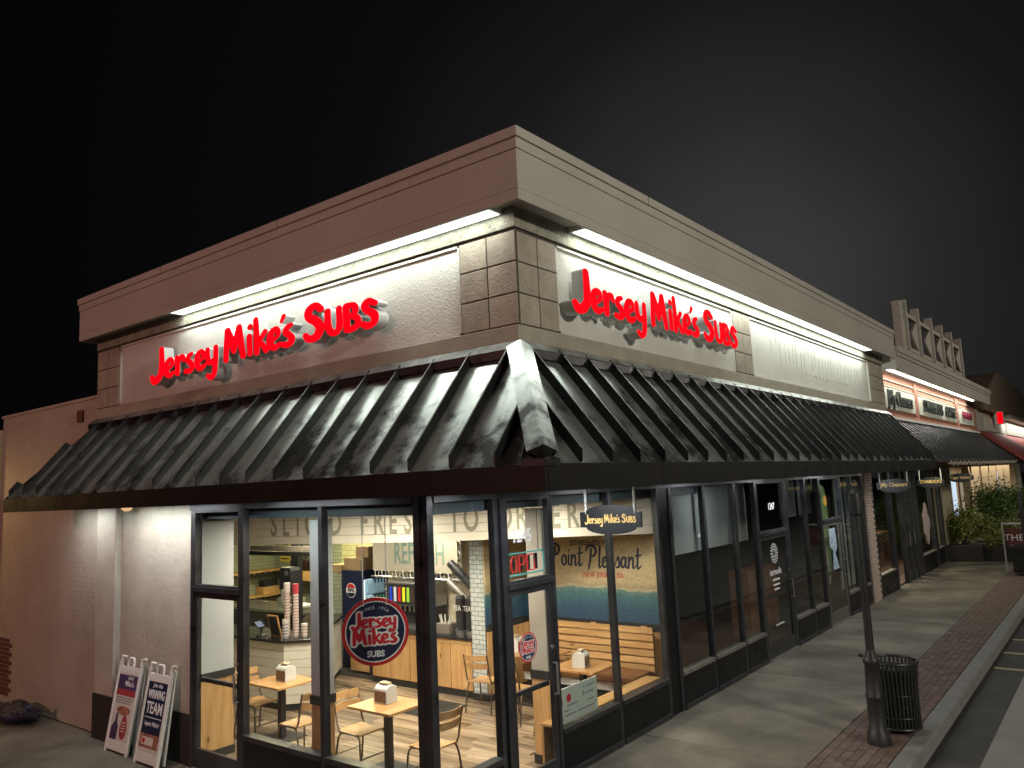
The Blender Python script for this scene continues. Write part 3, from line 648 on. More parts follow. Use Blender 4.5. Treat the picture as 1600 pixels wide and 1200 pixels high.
def door(side, a, b, head, mat=M_frame, handle=True):
    def P(n, m, p0, d0, z0, p1, d1, z1, par, bev=.003):     # p along, d depth outwards
        if side == 'L': return bx(n, m, par, p0, YS-d0, z0, p1, YS-d1, z1, bevel=bev)
        return bx(n, m, par, XS+d0, p0, z0, XS+d1, p1, z1, bevel=bev)
    P('transom_bar', M_frame, a, .045, head, b, -.04, head+.06, BD)
    P('transom_frame', M_frame, a, .03, head+.06, a+.035, -.04, 3.08, BD); P('transom_frame', M_frame, b-.035, .03, head+.06, b, -.04, 3.08, BD); P('transom_frame', M_frame, a+.035, .03, 3.045, b-.035, -.04, 3.08, BD); P('transom_frame', M_frame, a+.035, .03, head+.06, b-.035, -.04, head+.085, BD)
    P('transom_pane', M_glass, a+.035, -.006, head+.085, b-.035, -.012, 3.045, BD, 0)
    P('threshold', M_sill, a, .06, 0, b, -.08, .018, BD)
    d = MB(); fr_ = []
    dd = P('door', mat, a+.012, .02, .025, a+.075, -.028, head-.008, BD)
    P('door_stile', mat, b-.075, .02, .025, b-.012, -.028, head-.008, dd); P('door_rail', mat, a+.075, .02, head-.075, b-.075, -.028, head-.008, dd); P('door_rail', mat, a+.075, .02, .025, b-.075, -.028, .24, dd)
    P('door_pane', M_glass, a+.075, -.002, .24, b-.075, -.008, head-.075, dd, 0)
    P('push_bar', M_frame, a+.05, -.05, 1.0, b-.05, -.09, 1.05, dd)
    if handle:
        e_ = b-.055
        if side == 'R': MB().tube([(XS+.02, e_, 1.25), (XS+.07, e_, 1.25), (XS+.07, e_, .92), (XS+.02, e_, .92)], .013).build('handle', M_steel, dd); MB().cyl((XS+.02, e_, 1.42), (XS+.03, e_, 1.42), .022).build('lock', M_steel, dd)
        else: MB().tube([(e_, YS-.02, 1.2), (e_, YS-.07, 1.2), (e_, YS-.07, .88), (e_, YS-.02, .88)], .013).build('handle', M_steel, dd); MB().cyl((e_, YS-.02, 1.3), (e_, YS-.03, 1.3), .022).build('lock', M_steel, dd)
    return dd
door('L', -9.33, -8.33, 2.09); D1 = door('R', 6.57, 7.38, 2.12)
D2 = door('R', 13.70, 15.12, 2.12); D3 = door('R', 17.32, 18.72, 2.12, mat=pm('pale door frame', (.18, .17, .15), .4, metal=.5))
# brick column between the two buildings
BC = thing('brick_column', 'slim pink brick column between the black storefront and the next shop', 'column', (-5.3, 21.1, 0))
bx('core', M_grout, BC, -5.6, 20.81, 0, -5.235, 21.44, 3.6)
cb_ = MB()
for j in range(48):
    for i in range(3): cb_.box(-5.24, 20.81+i*.213+(.0 if j % 2 else -.1 if i else 0)+.003, j*.07+.004, -5.222, min(21.44, 20.81+i*.213+.205+(0 if j % 2 else -.1)), j*.07+.063)
    cb_.box(-5.55, 20.80, j*.07+.004, -5.235, 20.811, j*.07+.063)
tag(cb_.build('bricks', pm('pink brick', (.52, .41, .36), .85, .15, 20, .3, 60), BC), kind='stuff')

# ------------------------------------------------------------------ canopy
CP = thing('metal_canopy', 'black standing seam metal canopy wrapping the corner above the shop windows', 'canopy', (-3.212, 4.47, 3.155))
EYC, EXC, EZ = 4.47, -3.212, 3.352; TZ = 4.37; ELX = -12.75; TLX = -11.90; RY = 18.55
def Lp(x, t, h=0):   # point on the left slope
    nrm = Vector((0, -(TZ-EZ), (YU-EYC))).normalized(); return Vector((x, EYC+(YU-EYC)*t, EZ+(TZ-EZ)*t))+nrm*h
def Rp(y, t, h=0):
    nrm = Vector(((TZ-EZ), 0, (EXC-XU))).normalized(); return Vector((EXC+(XU-EXC)*t, y, EZ+(TZ-EZ)*t))+nrm*h
sp_ = .447
hipL = lambda t: ELX+(TLX-ELX)*t
hipR = lambda t: EXC+(XU-EXC)*t
xs_ = [-7.22+sp_*k for k in range(-13, 10)]; xs_ = [x for x in xs_ if ELX+.05 < x < EXC-.03]
hipY = lambda t: EYC+(YU-EYC)*t
ys_ = [5.84+sp_*k for k in range(-3, 29)]; ys_ = [y for y in ys_ if EYC+.05 < y < RY-.05]
def panel(fn, a, b, lo, hi):
    m_ = MB(); n = 16; prev = None
    for i in range(n+1):
        t = i/n; l = max(a, lo(t)); r = min(b, hi(t))
        if r-l < .0005:
            if prev is None: continue
            r = l
        # light oil canning
        mid = (l+r)/2; w = .0015*math.sin(t*9+a*7)
        cur = (fn(l, t), fn(mid, t, w), fn(r, t))
        if prev: m_.add([prev[0], prev[1], prev[2], cur[2], cur[1], cur[0]], [(0, 1, 4, 5), (1, 2, 3, 4)])
        prev = cur
        if r-l < .0005 and i > 0: break
    o = m_.build('roof_panel', M_black, CP)
    return o
edges = [ELX]+xs_+[EXC]
for a, b in zip(edges[:-1], edges[1:]): panel(Lp, a, b, hipL, hipR)
edges = [EYC]+ys_+[RY]
for a, b in zip(edges[:-1], edges[1:]): panel(lambda u, t, h=0: Rp(u, t, h), a, b, hipY, lambda t: RY)
def flipfix():
    pass
def rib(fn, u, t0, t1, d):
    h = .078; pts = [fn(u, t0, -.01), fn(u, t0, .02), fn(u, min(t0+.05, t1-.02), h), fn(u, max(t1-.015, t0+.06), h*1.05), fn(u, t1, -.01)]
    MB().extrude(pts, d).build('rib', M_rib, CP)
for x in xs_:
    tl = (x-ELX)/(TLX-ELX); tr = (x-EXC)/(XU-EXC); t1 = min(1, tl, tr)
    rib(Lp, x-.008, .004, t1, (.016, 0, 0))
for y in ys_:
    t1 = min(1, (y-EYC)/(YU-EYC)); rib(Rp, y-.008, .004, t1, (0, .016, 0))
# hip cap over the corner
a0, a1 = Vector((EXC, EYC, EZ)), Vector((XU, YU, TZ)); hv = (a1-a0)
def hipcap(w, t0, t1):
    rd = lambda t: a0+hv*t+Vector((.035, -.035, .10))
    for fn, nm in ((lambda t, h: Lp(hipR(t)-w, t, h), 'L'), (lambda t, h: Rp(hipY(t)+w, t, h), 'R')):
        A, B_, C_, D_ = rd(t0), rd(t1), fn(t1, .084), fn(t0, .084)
        MB().add([A, B_, C_, D_, fn(t1, 0), fn(t0, 0)], [(0, 1, 2, 3), (3, 2, 4, 5)]).build('hip_cap', M_black, CP)
    MB().add([rd(t0), Lp(hipR(t0)-w, t0, .084), Rp(hipY(t0)+w, t0, .084), a0+hv*t0], [(0, 1, 3), (0, 3, 2)]).build('hip_cap_end', M_rib, CP)
hipcap(.095, .03, .975)
MB().extrude([(EXC+.03, EYC-.03, EZ-.02), (EXC+.03, EYC+.16, EZ-.02), (EXC-.1, EYC+.16, EZ+.08), (EXC-.16, EYC-.0, EZ+.08), (EXC-.18, EYC-.03, EZ-.02)], (0, 0, .05)).build('corner_boot', M_rib, CP)
# flashing along the wall
fo = .105
MB().add([(TLX-.05, YU-.002, TZ+.085), (XU+.002, YU-.002, TZ+.085), (XU+fo, YU-fo, TZ-.0), (TLX-.05, YU-fo, TZ-.0), (TLX-.05, YU-.002, TZ-.0), (XU+.002, YU-.002, TZ-.0)], [(0, 3, 2, 1), (3, 4, 5, 2)]).build('flashing', M_flash, CP)
MB().add([(XU+.002, YU-.002, TZ+.085), (XU+.002, RY, TZ+.085), (XU+fo, RY, TZ-.0), (XU+fo, YU-fo, TZ-.0), (XU+.002, RY, TZ-.0), (XU+.002, YU-.002, TZ-.0)], [(0, 3, 2, 1), (2, 3, 5, 4)]).build('flashing', M_flash, CP)
bx('shadow_strip', M_rib, CP, TLX-.04, YU-.10, TZ-.075, XU+.10, YU-.076, TZ-.004); bx('shadow_strip', M_rib, CP, XU+.076, YU-.075, TZ-.075, XU+.10, RY, TZ-.004)  # black strips standing in for the shade under the flashing
# fascia boards with seams
fx = [ELX, -11.0, -9.7, -8.2, -6.9, -5.2, EXC+.02]
for a, b in zip(fx[:-1], fx[1:]): bx('fascia_board', M_fascia, CP, a+.002, EYC-.02, 3.155, b-.002, EYC+.02, 3.35, bevel=.003)
fy = [EYC+.02, 6.2, 8.1, 10.1, 12.1, 14.2, 16.4, RY]
for a, b in zip(fy[:-1], fy[1:]): bx('fascia_board', M_fascia, CP, EXC-.02, a+.002, 3.155, EXC+.02, b-.002, 3.35, bevel=.003)
bx('fascia_board', M_fascia, CP, ELX, EYC+.02, 3.155, ELX+.04, 5.43, 3.35)
MB().add([(ELX, EYC, EZ), (TLX, YU, TZ), (ELX, 5.44, EZ)], [(0, 1, 2)]).build('end_slope', M_rib, CP)
MB().extrude([(EXC, RY-.02, 3.2), (EXC, RY-.02, EZ), (XU, RY-.02, TZ), (XU, RY-.02, 3.2)], (0, .02, 0)).build('end_panel', M_rib, CP)
bx('soffit', M_soffit, CP, ELX+.04, EYC+.02, 3.175, XU, YS+.02, 3.20); bx('soffit', M_soffit, CP, XU, EYC+.02, 3.176, EXC-.02, RY, 3.201); bx('soffit', M_soffit, CP, XS-.1, YS+.021, 3.177, XU-.001, 20.8, 3.202)
def sof(lab, loc, size, p):
    t = thing('soffit_lamp', lab, 'lamp', loc, 'lamps recessed in the canopy underside')
    bx('lens', emis('lens glow', (1, .98, .93), 5), t, loc[0]-size[0]/2, loc[1]-size[1]/2, 3.155, loc[0]+size[0]/2, loc[1]+size[1]/2, 3.174)
    area('lens_light', (loc[0], loc[1], 3.15), size, p, (.93, .98, 1), (0, 0, 0), t)
sof('long lamp in the canopy underside beside the white painted brick wall', (-11.9, 5.05, 3.17), (1.2, .07), 11)
sof('long lamp in the canopy underside in front of the left door', (-9.9, 5.05, 3.17), (1.6, .07), 26)
sof('long lamp in the canopy underside in front of the dining window', (-7.2, 5.05, 3.17), (1.6, .07), 19)
sof('square lamp in the canopy underside at the corner door', (-4.5, 6.2, 3.17), (.3, .3), 34)
sof('square lamp in the canopy underside by the mural window', (-4.7, 8.6, 3.17), (.3, .3), 17)
sof('square lamp in the canopy underside by the first dark window', (-4.7, 11.6, 3.17), (.3, .3), 19)
sof('square lamp in the canopy underside by door number 1247', (-4.7, 14.6, 3.17), (.3, .3), 22)
sof('square lamp in the canopy underside by the green banner', (-4.7, 18.2, 3.17), (.3, .3), 26)

# ------------------------------------------------------------------ red channel letter signs
def big_sign(lab, org, fr, wtot, hs):
    n = Vector(fr[0]).cross(Vector(fr[1])); t = thing('illuminated_letter_sign', lab, 'sign', org)
    _, tot = layout(BRAND); ext = .065
    brush_word(BRAND, Vector(org)+n*(.045+ext), fr, wtot/tot, hs, None, t, ext, 'letter', M_red, M_ret)
    return t
big_sign('red lit script sign with grey sides on the left wall of the corner building', (-10.05, YU+.03, 4.83), LFT, 4.40, .385)
big_sign('red lit script sign with grey sides on the right wall facing the sidewalk', (XU-.03, 6.02, 4.87), RGT, 3.90, .37)

# ------------------------------------------------------------------ hanging oval signs
def hang_sign(lab, cx, y, z, w, h, txtf):
    t = thing('hanging_sign', lab, 'sign', (cx, y, z), None)
    hh, hw = h/2, w/2; e1 = hh*.52
    pts = [(-hw, -e1), (-hw*.8, -e1)]
    pts += [(hw*.8*math.sin(a), -hh+(hh-e1)*(1-math.cos(a))*1.0) for a in [math.radians(d) for d in range(-80, 81, 10)]]
    pts += [(hw*.8, -e1), (hw, -e1), (hw, e1), (hw*.8, e1)]
    pts += [(hw*.8*math.sin(a), hh-(hh-e1)*(1-math.cos(a))) for a in [math.radians(d) for d in range(80, -81, -10)]]
    pts += [(-hw*.8, e1), (-hw, e1)]
    MB().extrude([(cx+a, y-.012, z+b) for a, b in pts], (0, .024, 0)).build('board', M_dsign, t)
    for s in (-1, 1): MB().cyl((cx+s*hw*.8, y, z+e1-.02), (cx+s*hw*.8, y, 3.176), .014, n=8).build('hanger', M_white, t)
    txtf(t); return t
BOLD[0] = .8
def hs1(t):
    _, tot = layout(BRAND); wd = .60
    brush_word(BRAND, Vector((-4.23-wd/2, 7.0-.014, 2.79)), LFT, wd/tot, .085, M_gold, t, .002)
hang_sign('black hanging board with small cream script lettering near the corner door', -4.23, 7.0, 2.82, .72, .30, hs1)
hang_sign('black oval hanging board reading Jiffy Cleaners in gold', -4.25, 19.4, 2.83, .72, .30, lambda t: text('Jiffy Cleaners', (-4.25, 19.385, 2.85), LFT, .125, M_gold, t, ext=.002, bold=.002, xs=.85))
hang_sign('black oval hanging board with gold capitals before the second shop window', -4.25, 23.6, 2.80, .66, .28, lambda t: text('STARBUCKS', (-4.25, 23.585, 2.82), LFT, .115, M_gold, t, ext=.002, bold=.002, xs=.85))
hang_sign('black oval hanging board reading Cigar Gallery in gold farthest down the walk', -4.25, 28.4, 2.83, .72, .28, lambda t: text('Cigar Gallery', (-4.25, 28.385, 2.84), LFT, .12, M_gold, t, ext=.002, bold=.002, xs=.9))

# ------------------------------------------------------------------ interior of the corner shop
IN = thing('shop_interior', 'lit interior shell of the corner shop with diagonal white bulkhead', 'interior', (-9, 8, 0))
bx('ceiling', M_ceil, IN, -16.2, YS+.14, 2.96, XS-.10, 11.6, 3.14)
bx('end_wall', M_tilegy, IN, -16.2, 6.0, 0, -16.0, 11.4, 2.96); bx('back_wall', M_tileg, IN, -16.0, 11.3, 0, -13.6, 11.45, 2.96); bx('back_wall', M_tiley, IN, -13.6, 11.3, 0, -10.9, 11.45, 2.96)
bx('soda_wall', M_beige, IN, -10.9, 10.12, 0, -8.9, 10.25, 2.96); bx('soda_wall', M_dark, IN, -8.9, 10.10, 0, -8.17, 10.25, 2.96)
bx('jog_wall', M_dark, IN, -11.0, 10.12, 0, -10.9, 11.3, 2.96)
BOLD[0] = 1.15
bx('party_wall', M_mural, IN, -7.95, 10.45, 0, XS-.1, 10.6, 2.96); bx('partition_wall', M_mural, IN, -8.0, 9.37, 1.10, -7.95, 10.45, 2.96)
bx('partition_wall', M_beige, IN, -8.23, 9.37, 0, -8.0, 10.12, 2.96); bx('tile_end', M_tileb, IN, -8.24, 9.355, .1, -7.975, 9.37, 2.96); bx('base_board', M_dark, IN, -8.25, 9.34, 0, -7.93, 9.355, .12)
bx('chair_rail', M_dark, IN, -7.95, 9.36, 1.03, -7.925, 10.42, 1.13); 
for k in range(7):
    y = 9.36+k*.151; bx('wainscot_board', M_pinez, IN, -7.95, y+.002, .12, -7.93, y+.149, 1.03, bevel=.002)
bx('base_board', M_dark, IN, -7.95, 9.36, 0, -7.925, 10.42, .12)
bx('chair_rail', M_dark, IN, -7.925, 10.42, 1.03, XS-.1, 10.45, 1.13)
for k in range(13):
    x = -7.92+k*.196; bx('wainscot_board', M_pinez, IN, x+.002, 10.43, .1, x+.194, 10.45, 1.03, bevel=.002)
text('ESTABLISHED 1956', (-6.70, 10.447, 2.28), LFT, .105, M_navy, IN, ext=.002, xs=.9)
PPW = [('Po1nt', 0, 0, 1), ('PlEaZant', .22, -.06, 1)]
brush_word(PPW, Vector((-7.47, 10.447, 1.93)), LFT, 1.64/layout(PPW)[1], .32, M_navy, IN, .002, 'mural_letter')
text('NEW JERSEY, USA', (-6.50, 10.447, 1.80), LFT, .115, M_dred, IN, ext=.002, xs=.8)
# columns behind the glass
def colm(x0, y0, x1, y1, cm_=None):
    bx('column', cm_ or M_colw, IN, x0, y0, 1.06, x1, y1, 2.93, bevel=.004); bx('column_rail', M_dark, IN, x0-.012, y0-.012, .97, x1+.012, y1+.012, 1.06)
    for a, b in ((x0, (x0+x1)/2), ((x0+x1)/2, x1)): bx('wainscot_board', M_pinez, IN, a+.001, y0, .12, b-.001, y1, .97, bevel=.002)
    bx('base_board', M_dark, IN, x0-.01, y0-.01, 0, x1+.01, y1+.01, .12)
colm(-7.26, 5.58, -7.09, 5.76); colm(-5.80, 7.62, -5.56, 7.70, pm('tan white column', (.40, .36, .31), .6, .05, 3))
bx('return_wall', M_colw, IN, -9.60, YS+.10, 1.06, -9.36, 5.98, 2.93, bevel=.004); bx('return_rail', M_dark, IN, -9.60, YS+.10, .97, -9.345, 5.99, 1.06); bx('wainscot_board', M_pinez, IN, -9.60, YS+.10, .12, -9.36, 5.98, .97); bx('base_board', M_dark, IN, -9.60, YS+.10, 0, -9.345, 5.99, .12)
# window ledges
bx('window_ledge', M_piney, IN, XS-.30, 7.46, .50, XS-.085, 9.95, .53, bevel=.004); bx('ledge_face', M_pinez, IN, XS-.29, 7.46, .1, XS-.26, 9.95, .50)
# diagonal bulkhead of white boards
PL = [Vector(p) for p in ((XS-.1, 10.05), (-6.64, 9.32), (-8.07, 8.48), (-9.8, 7.90), (-12.0, 7.45), (-14.0, 7.22))]
for i in range(5):
    a, b = PL[i], PL[i+1]; d = (b-a).normalized(); nn = Vector((d.y, -d.x)); nn = nn if nn.y < 0 else -nn
    for r in range(4):
        z0 = 2.45+r*.125; c = (a+b)/2-nn*.03
        MB().obox((c.x, c.y, z0+.0615), (d.x, d.y, 0), (nn.x, nn.y, 0), (0, 0, 1), (b-a).length/2-.001, .02, .060).build('board', M_ship, IN, .002)
    c = (a+b)/2-nn*.14
    MB().obox((c.x, c.y, 2.70), (d.x, d.y, 0), (nn.x, nn.y, 0), (0, 0, 1), (b-a).length/2, .085, .24).build('bulkhead_core', M_dark, IN)
cum = [0]
for i in range(5): cum.append(cum[-1]+(PL[i+1]-PL[i]).length)
def along(s):
    for i in range(5):
        if s <= cum[i+1] or i == 4:
            d = (PL[i+1]-PL[i]).normalized(); p = PL[i]+d*(s-cum[i]); nn = Vector((d.y, -d.x)); nn = nn if nn.y < 0 else -nn
            return p, d, nn
S_ = 'SLICED FRESH TO ORDER'
s0, s1 = 6.05, 1.12
for i, ch in enumerate(S_):
    if ch == ' ': continue
    p, d, nn = along(s0+(s1-s0)*i/(len(S_)-1))
    q = p+nn*-.006
    put(txt_mesh(ch, .52, .002, bold=.010, xs=.56), (q.x, q.y, 2.745), (-d.x, -d.y, 0), (0, 0, 1), 'bulkhead_letter', M_graytx, IN)
# floor
FL = thing('shop_floor', None, None); tag(FL, kind='structure')
bx('floor_base', M_dark, FL, -16, YS+.1, 0, XS-.08, 11.3, .008)
f0 = None; fj = 0
for j in range(26):
    y = 5.55+j*.15; off = random.uniform(0, .9)
    for i in range(9):
        x = -13.2+i*.92+off-.5
        if x+.915 > XS-.1 or x < -13.2: continue
        if f0 is None: f0 = MB().box(.0015, .0015, .008, .9185, .1485, .02).build('plank', M_plank, FL, .0015); o = f0
        else: o = f0.copy(); COL.objects.link(o)
        o.location = (x, y, 0)
for y in np.arange(5.55, 9.4, .15): bx('plank', M_plank, FL, XS-.1-.62, y+.0015, .0075, XS-.10, y+.1485, .0195)
mt = bx('floor_mat', pm('rubber mat', (.03, .022, .02), .8, .2, 30, .3, 200), None, -6.9, 5.62, .021, -5.45, 6.30, .031); tag(mt, 'dark brown entrance mat on the plank floor inside the glass corner', 'mat')
mt2 = bx('floor_mat', pm('black mat', (.016, .016, .016), .8), None, -9.0, 8.30, .021, -8.1, 9.05, .03); tag(mt2, 'black mat on the floor in front of the soda counter', 'mat')

# ceiling lamps
WARM = (1, .89, .72)
def clamp_(lab, x, y, p, s=.32, col=WARM):
    t = thing('ceiling_lamp', lab, 'lamp', (x, y, 2.955), 'recessed ceiling lamps inside the shop')
    bx('diffuser', emis('diffuser glow', col, 6), t, x-s/2, y-s/2, 2.945, x+s/2, y+s/2, 2.956)
    area('diffuser_light', (x, y, 2.94), (s, s), p, col, (0, 0, 0), t)
clamp_('recessed ceiling lamp over the table nearest the left door', -9.0, 6.7, 52); clamp_('recessed ceiling lamp over the middle dining table', -7.2, 6.9, 57)
clamp_('recessed ceiling lamp just inside the corner door', -6.35, 6.75, 48); clamp_('recessed ceiling lamp before the beach mural', -6.4, 8.6, 52)
clamp_('recessed ceiling lamp over the soda counter', -9.3, 9.3, 57); clamp_('recessed ceiling lamp over the service counter', -11.2, 8.5, 52); clamp_('recessed ceiling lamp over the kitchen', -13.5, 9.6, 86, .6, (1, .86, .5)); clamp_('recessed ceiling lamp in front of the bulkhead', -8.2, 7.5, 45)
clamp_('recessed ceiling lamp by the cream tiles', -12.2, 10.6, 61, .4, (1, .9, .5))

# service counter
SCn = thing('service_counter', 'white shiplap service counter with black top and angled corner', 'counter', (-10.4, 7.6, 0))
pc = [Vector(p) for p in ((-14.0, 7.28), (-10.35, 7.46), (-10.08, 7.76), (-11.55, 9.55))]
for a, b in zip(pc[:-1], pc[1:]):
    d = (b-a).normalized(); nn = Vector((d.y, -d.x)); c = (a+b)/2-nn*.012
    for r in range(7):
        MB().obox((c.x, c.y, .12+r*.128+.063), (d.x, d.y, 0), (nn.x, nn.y, 0), (0, 0, 1), (b-a).length/2-.001, .012, .061).build('board', M_ship, SCn, .003)
MB().extrude([(-14, 7.31, .02), (-10.37, 7.49, .02), (-10.12, 7.77, .02), (-11.6, 9.57, .02), (-12.1, 9.2, .02), (-11.0, 8.1, .02), (-14, 7.9, .02)], (0, 0, .99)).build('carcass', M_dark, SCn)
MB().extrude([(-14, 7.22, 1.012), (-10.32, 7.40, 1.012), (-10.02, 7.74, 1.012), (-11.5, 9.62, 1.012), (-12.1, 9.2, 1.012), (-11.0, 8.1, 1.012), (-14, 7.9, 1.012)], (0, 0, .04)).build('counter_top', M_ctop, SCn, .004)
def cups(lab, x, y, z, h, col):
    t = thing('cup_stack', lab, 'cups', (x, y, z)); n = int(h/.045)
    pr = []
    for i in range(n): pr += [(.038, i*.045), (.046, i*.045+.036), (.0475, i*.045+.044)]
    MB().lathe(pr, (x, y, z), 14).build('cups', M_cup, t, smooth=True)
    b = MB()
    for i in range(n): b.lathe([(.0445, i*.045+.016), (.0468, i*.045+.028)], (x, y, z), 14)
    b.build('printed_bands', pm('cup print', (.50, .22, .22) if col != M_navy else (.12, .12, .25), .5), t)
    MB().lathe([(.048, h*.82), (.048, h)], (x, y, z), 14).build('top_cup', col if 'a red top' in lab else M_cup, t)
cups('tall cup stack with plain white top cup left of the red one', -10.62, 7.72, 1.05, .81, M_dred)
cups('tall cup stack with a red top cup on the service counter', -10.43, 7.74, 1.05, .80, M_cupr)
cups('cup stack with dark bands beside the framed menu', -10.50, 7.60, 1.05, .28, M_navy)
cups('short cup stack nearest the window column on the service counter', -10.30, 7.80, 1.05, .20, M_cupr)
mf = thing('menu_stand', 'small wood framed black menu standing on the service counter', 'menu', (-10.75, 7.58, 1.052))
MB().obox((-10.75, 7.58, 1.22), (1, 0, 0), (0, 1, .25), (0, -.25, 1), .13, .01, .17).build('frame', M_chairw, mf); MB().obox((-10.75, 7.568, 1.22), (1, 0, 0), (0, 1, .25), (0, -.25, 1), .105, .003, .145).build('board', M_dark, mf)
cr_ = thing('card_reader', 'card reader with pale screen on a stand on the service counter', 'card reader', (-11.05, 7.55, 1.052))
MB().lathe([(.09, 0), (.09, .015), (.02, .03), (.02, .13)], (-11.05, 7.55, 1.052), 14).build('stand', M_dark, cr_); MB().obox((-11.05, 7.53, 1.23), (1, 0, .2), (0, 1, .7), (-.2, -.7, 1), .10, .012, .07).build('body', M_dark, cr_); MB().obox((-11.05, 7.515, 1.235), (1, 0, .2), (0, 1, .7), (-.2, -.7, 1), .085, .003, .055).build('screen', emis('reader screen', (.6, .68, .8), .5), cr_)
td = thing('towel_dispenser', 'big black rounded paper towel dispenser with white towel hanging out', 'dispenser', (-12.35, 9.05, 1.72))
MB().extrude([(-12.53+.36*i, 8.95, 0) for i in ()] or [(-12.53, 8.93, 1.52), (-12.17, 8.93, 1.52), (-12.17, 8.93, 1.86), (-12.22, 8.93, 1.92), (-12.48, 8.93, 1.92), (-12.53, 8.93, 1.86)], (0, .22, 0)).build('shell', M_dark, td, .02)
bx('towel', M_white, td, -12.43, 8.915, 1.30, -12.27, 8.925, 1.52); bx('label_strip', M_steel, td, -12.33, 8.915, 1.78, -12.25, 8.93, 1.86); bx('wall_post', M_dark, td, -12.45, 9.15, 0.02, -12.25, 9.25, 2.9)
mb_ = thing('menu_rail', 'dark hanging lamp rail over the service counter', 'rail', (-11.9, 8.6, 2.25)); bx('rail_bar', M_dkbase, mb_, -13.2, 8.58, 2.17, -10.9, 8.64, 2.24); bx('white_board', pm('tan board', (.34, .29, .22), .7), mb_, -13.2, 8.60, 2.245, -10.9, 8.62, 2.34); MB().cyl((-12.95, 8.6, 2.1), (-12.95, 8.6, 2.6), .02, n=8).build('rod', M_steel, mb_)
sg = thing('sneeze_guard', 'clear glass guard standing on the service counter', 'glass guard', (-11.8, 7.7, 1.05)); bx('guard_pane', M_glass, sg, -13.9, 7.60, 1.06, -10.9, 7.606, 1.55); bx('guard_rail', M_steel, sg, -13.9, 7.59, 1.55, -10.9, 7.615, 1.57)
sl = thing('meat_slicer', 'steel food slicer on the kitchen work bench', 'slicer', (-13.6, 9.9, 1.0)); MB().cyl((-13.6, 9.8, 1.22), (-13.57, 9.84, 1.22), .17, n=24).build('blade', M_steel, sl); bx('body', M_steel, sl, -13.9, 9.85, 1.0, -13.4, 10.2, 1.18, bevel=.02); bx('tray', M_white, sl, -13.3, 9.7, 1.05, -12.9, 10.0, 1.1, bevel=.01)
wb = thing('work_bench', 'steel kitchen work bench behind the service counter', 'bench', (-13.5, 9.9, 0)); bx('bench_top', M_steel, wb, -15.4, 9.55, .95, -12.7, 10.4, 1.0, bevel=.004); bx('bench_body', M_dark, wb, -15.3, 9.6, .02, -12.8, 10.35, .95)
# wall shelves in the kitchen
def shelf(lab, z, items):
    t = thing('wall_shelf', lab, 'shelf', (-15.8, 10.4, z), 'wooden shelves on the kitchen wall')
    bx('board', M_piney, t, -16, 9.5, z, -15.6, 11.25, z+.035)
    for k in range(13): bx('bracket', M_dark, t, -15.605, 9.55+k*.14, z-.045, -15.595, 9.61+k*.14, z-.002)
    return t
shelf('highest wooden shelf on the kitchen end wall', 1.54, 0); shelf('middle wooden shelf on the kitchen end wall', 1.0, 0); shelf('lowest wooden shelf on the kitchen end wall', .47, 0)
cr2 = thing('wooden_crate', 'open wooden crate standing on the middle kitchen shelf', 'crate', (-15.78, 10.9, 1.037)); bx('crate_box', M_pine, cr2, -15.92, 10.75, 1.037, -15.65, 11.2, 1.2, bevel=.004)
bx('contents', M_dark, cr2, -15.88, 10.79, 1.16, -15.69, 11.16, 1.34)
bs = thing('pass_shelf', 'thick wooden shelf under the row of dark bottles', 'shelf', (-14.2, 11.1, 1.9)); bx('board', M_pine, bs, -15.2, 10.98, 1.36, -13.85, 11.29, 1.56, bevel=.004)
bt = thing('bottle', 'dark bottle with white cap at the left end of the pass shelf', 'bottle', (0, 0, 0), 'dark bottles on the pass shelf')
MB().lathe([(.035, 0), (.036, .12), (.014, .18), (.013, .22)], (0, 0, 0), 12).build('glass_body', pm('dark bottle', (.03, .01, .008), .2), bt, smooth=True); MB().lathe([(.016, .22), (.016, .25)], (0, 0, 0), 10).build('cap', M_white, bt)
bt.location = (-15.05, 11.1, 1.56); bt.scale = (1.4, 1.4, 1.6)
for k, lb in enumerate(('second dark bottle from the left on the pass shelf', 'third dark bottle from the left on the pass shelf', 'fourth dark bottle from the left on the pass shelf', 'fifth dark bottle from the left on the pass shelf', 'sixth dark bottle from the left on the pass shelf', 'dark bottle nearest the white column on the pass shelf')):
    clone(bt, lb, (-14.89+k*.16, 11.1, 1.56))
yn = thing('wall_notice', 'yellow printed notice on the green kitchen tiles', 'notice', (-15.4, 11.28, 2.1)); bx('sheet', pm('yellow sheet', (.75, .6, .08), .6), yn, -15.75, 11.28, 1.72, -15.4, 11.295, 2.2)
for k in range(5): bx('printed_row', M_dark, yn, -15.71, 11.276, 1.77+k*.08, -15.44, 11.279, 1.80+k*.08)

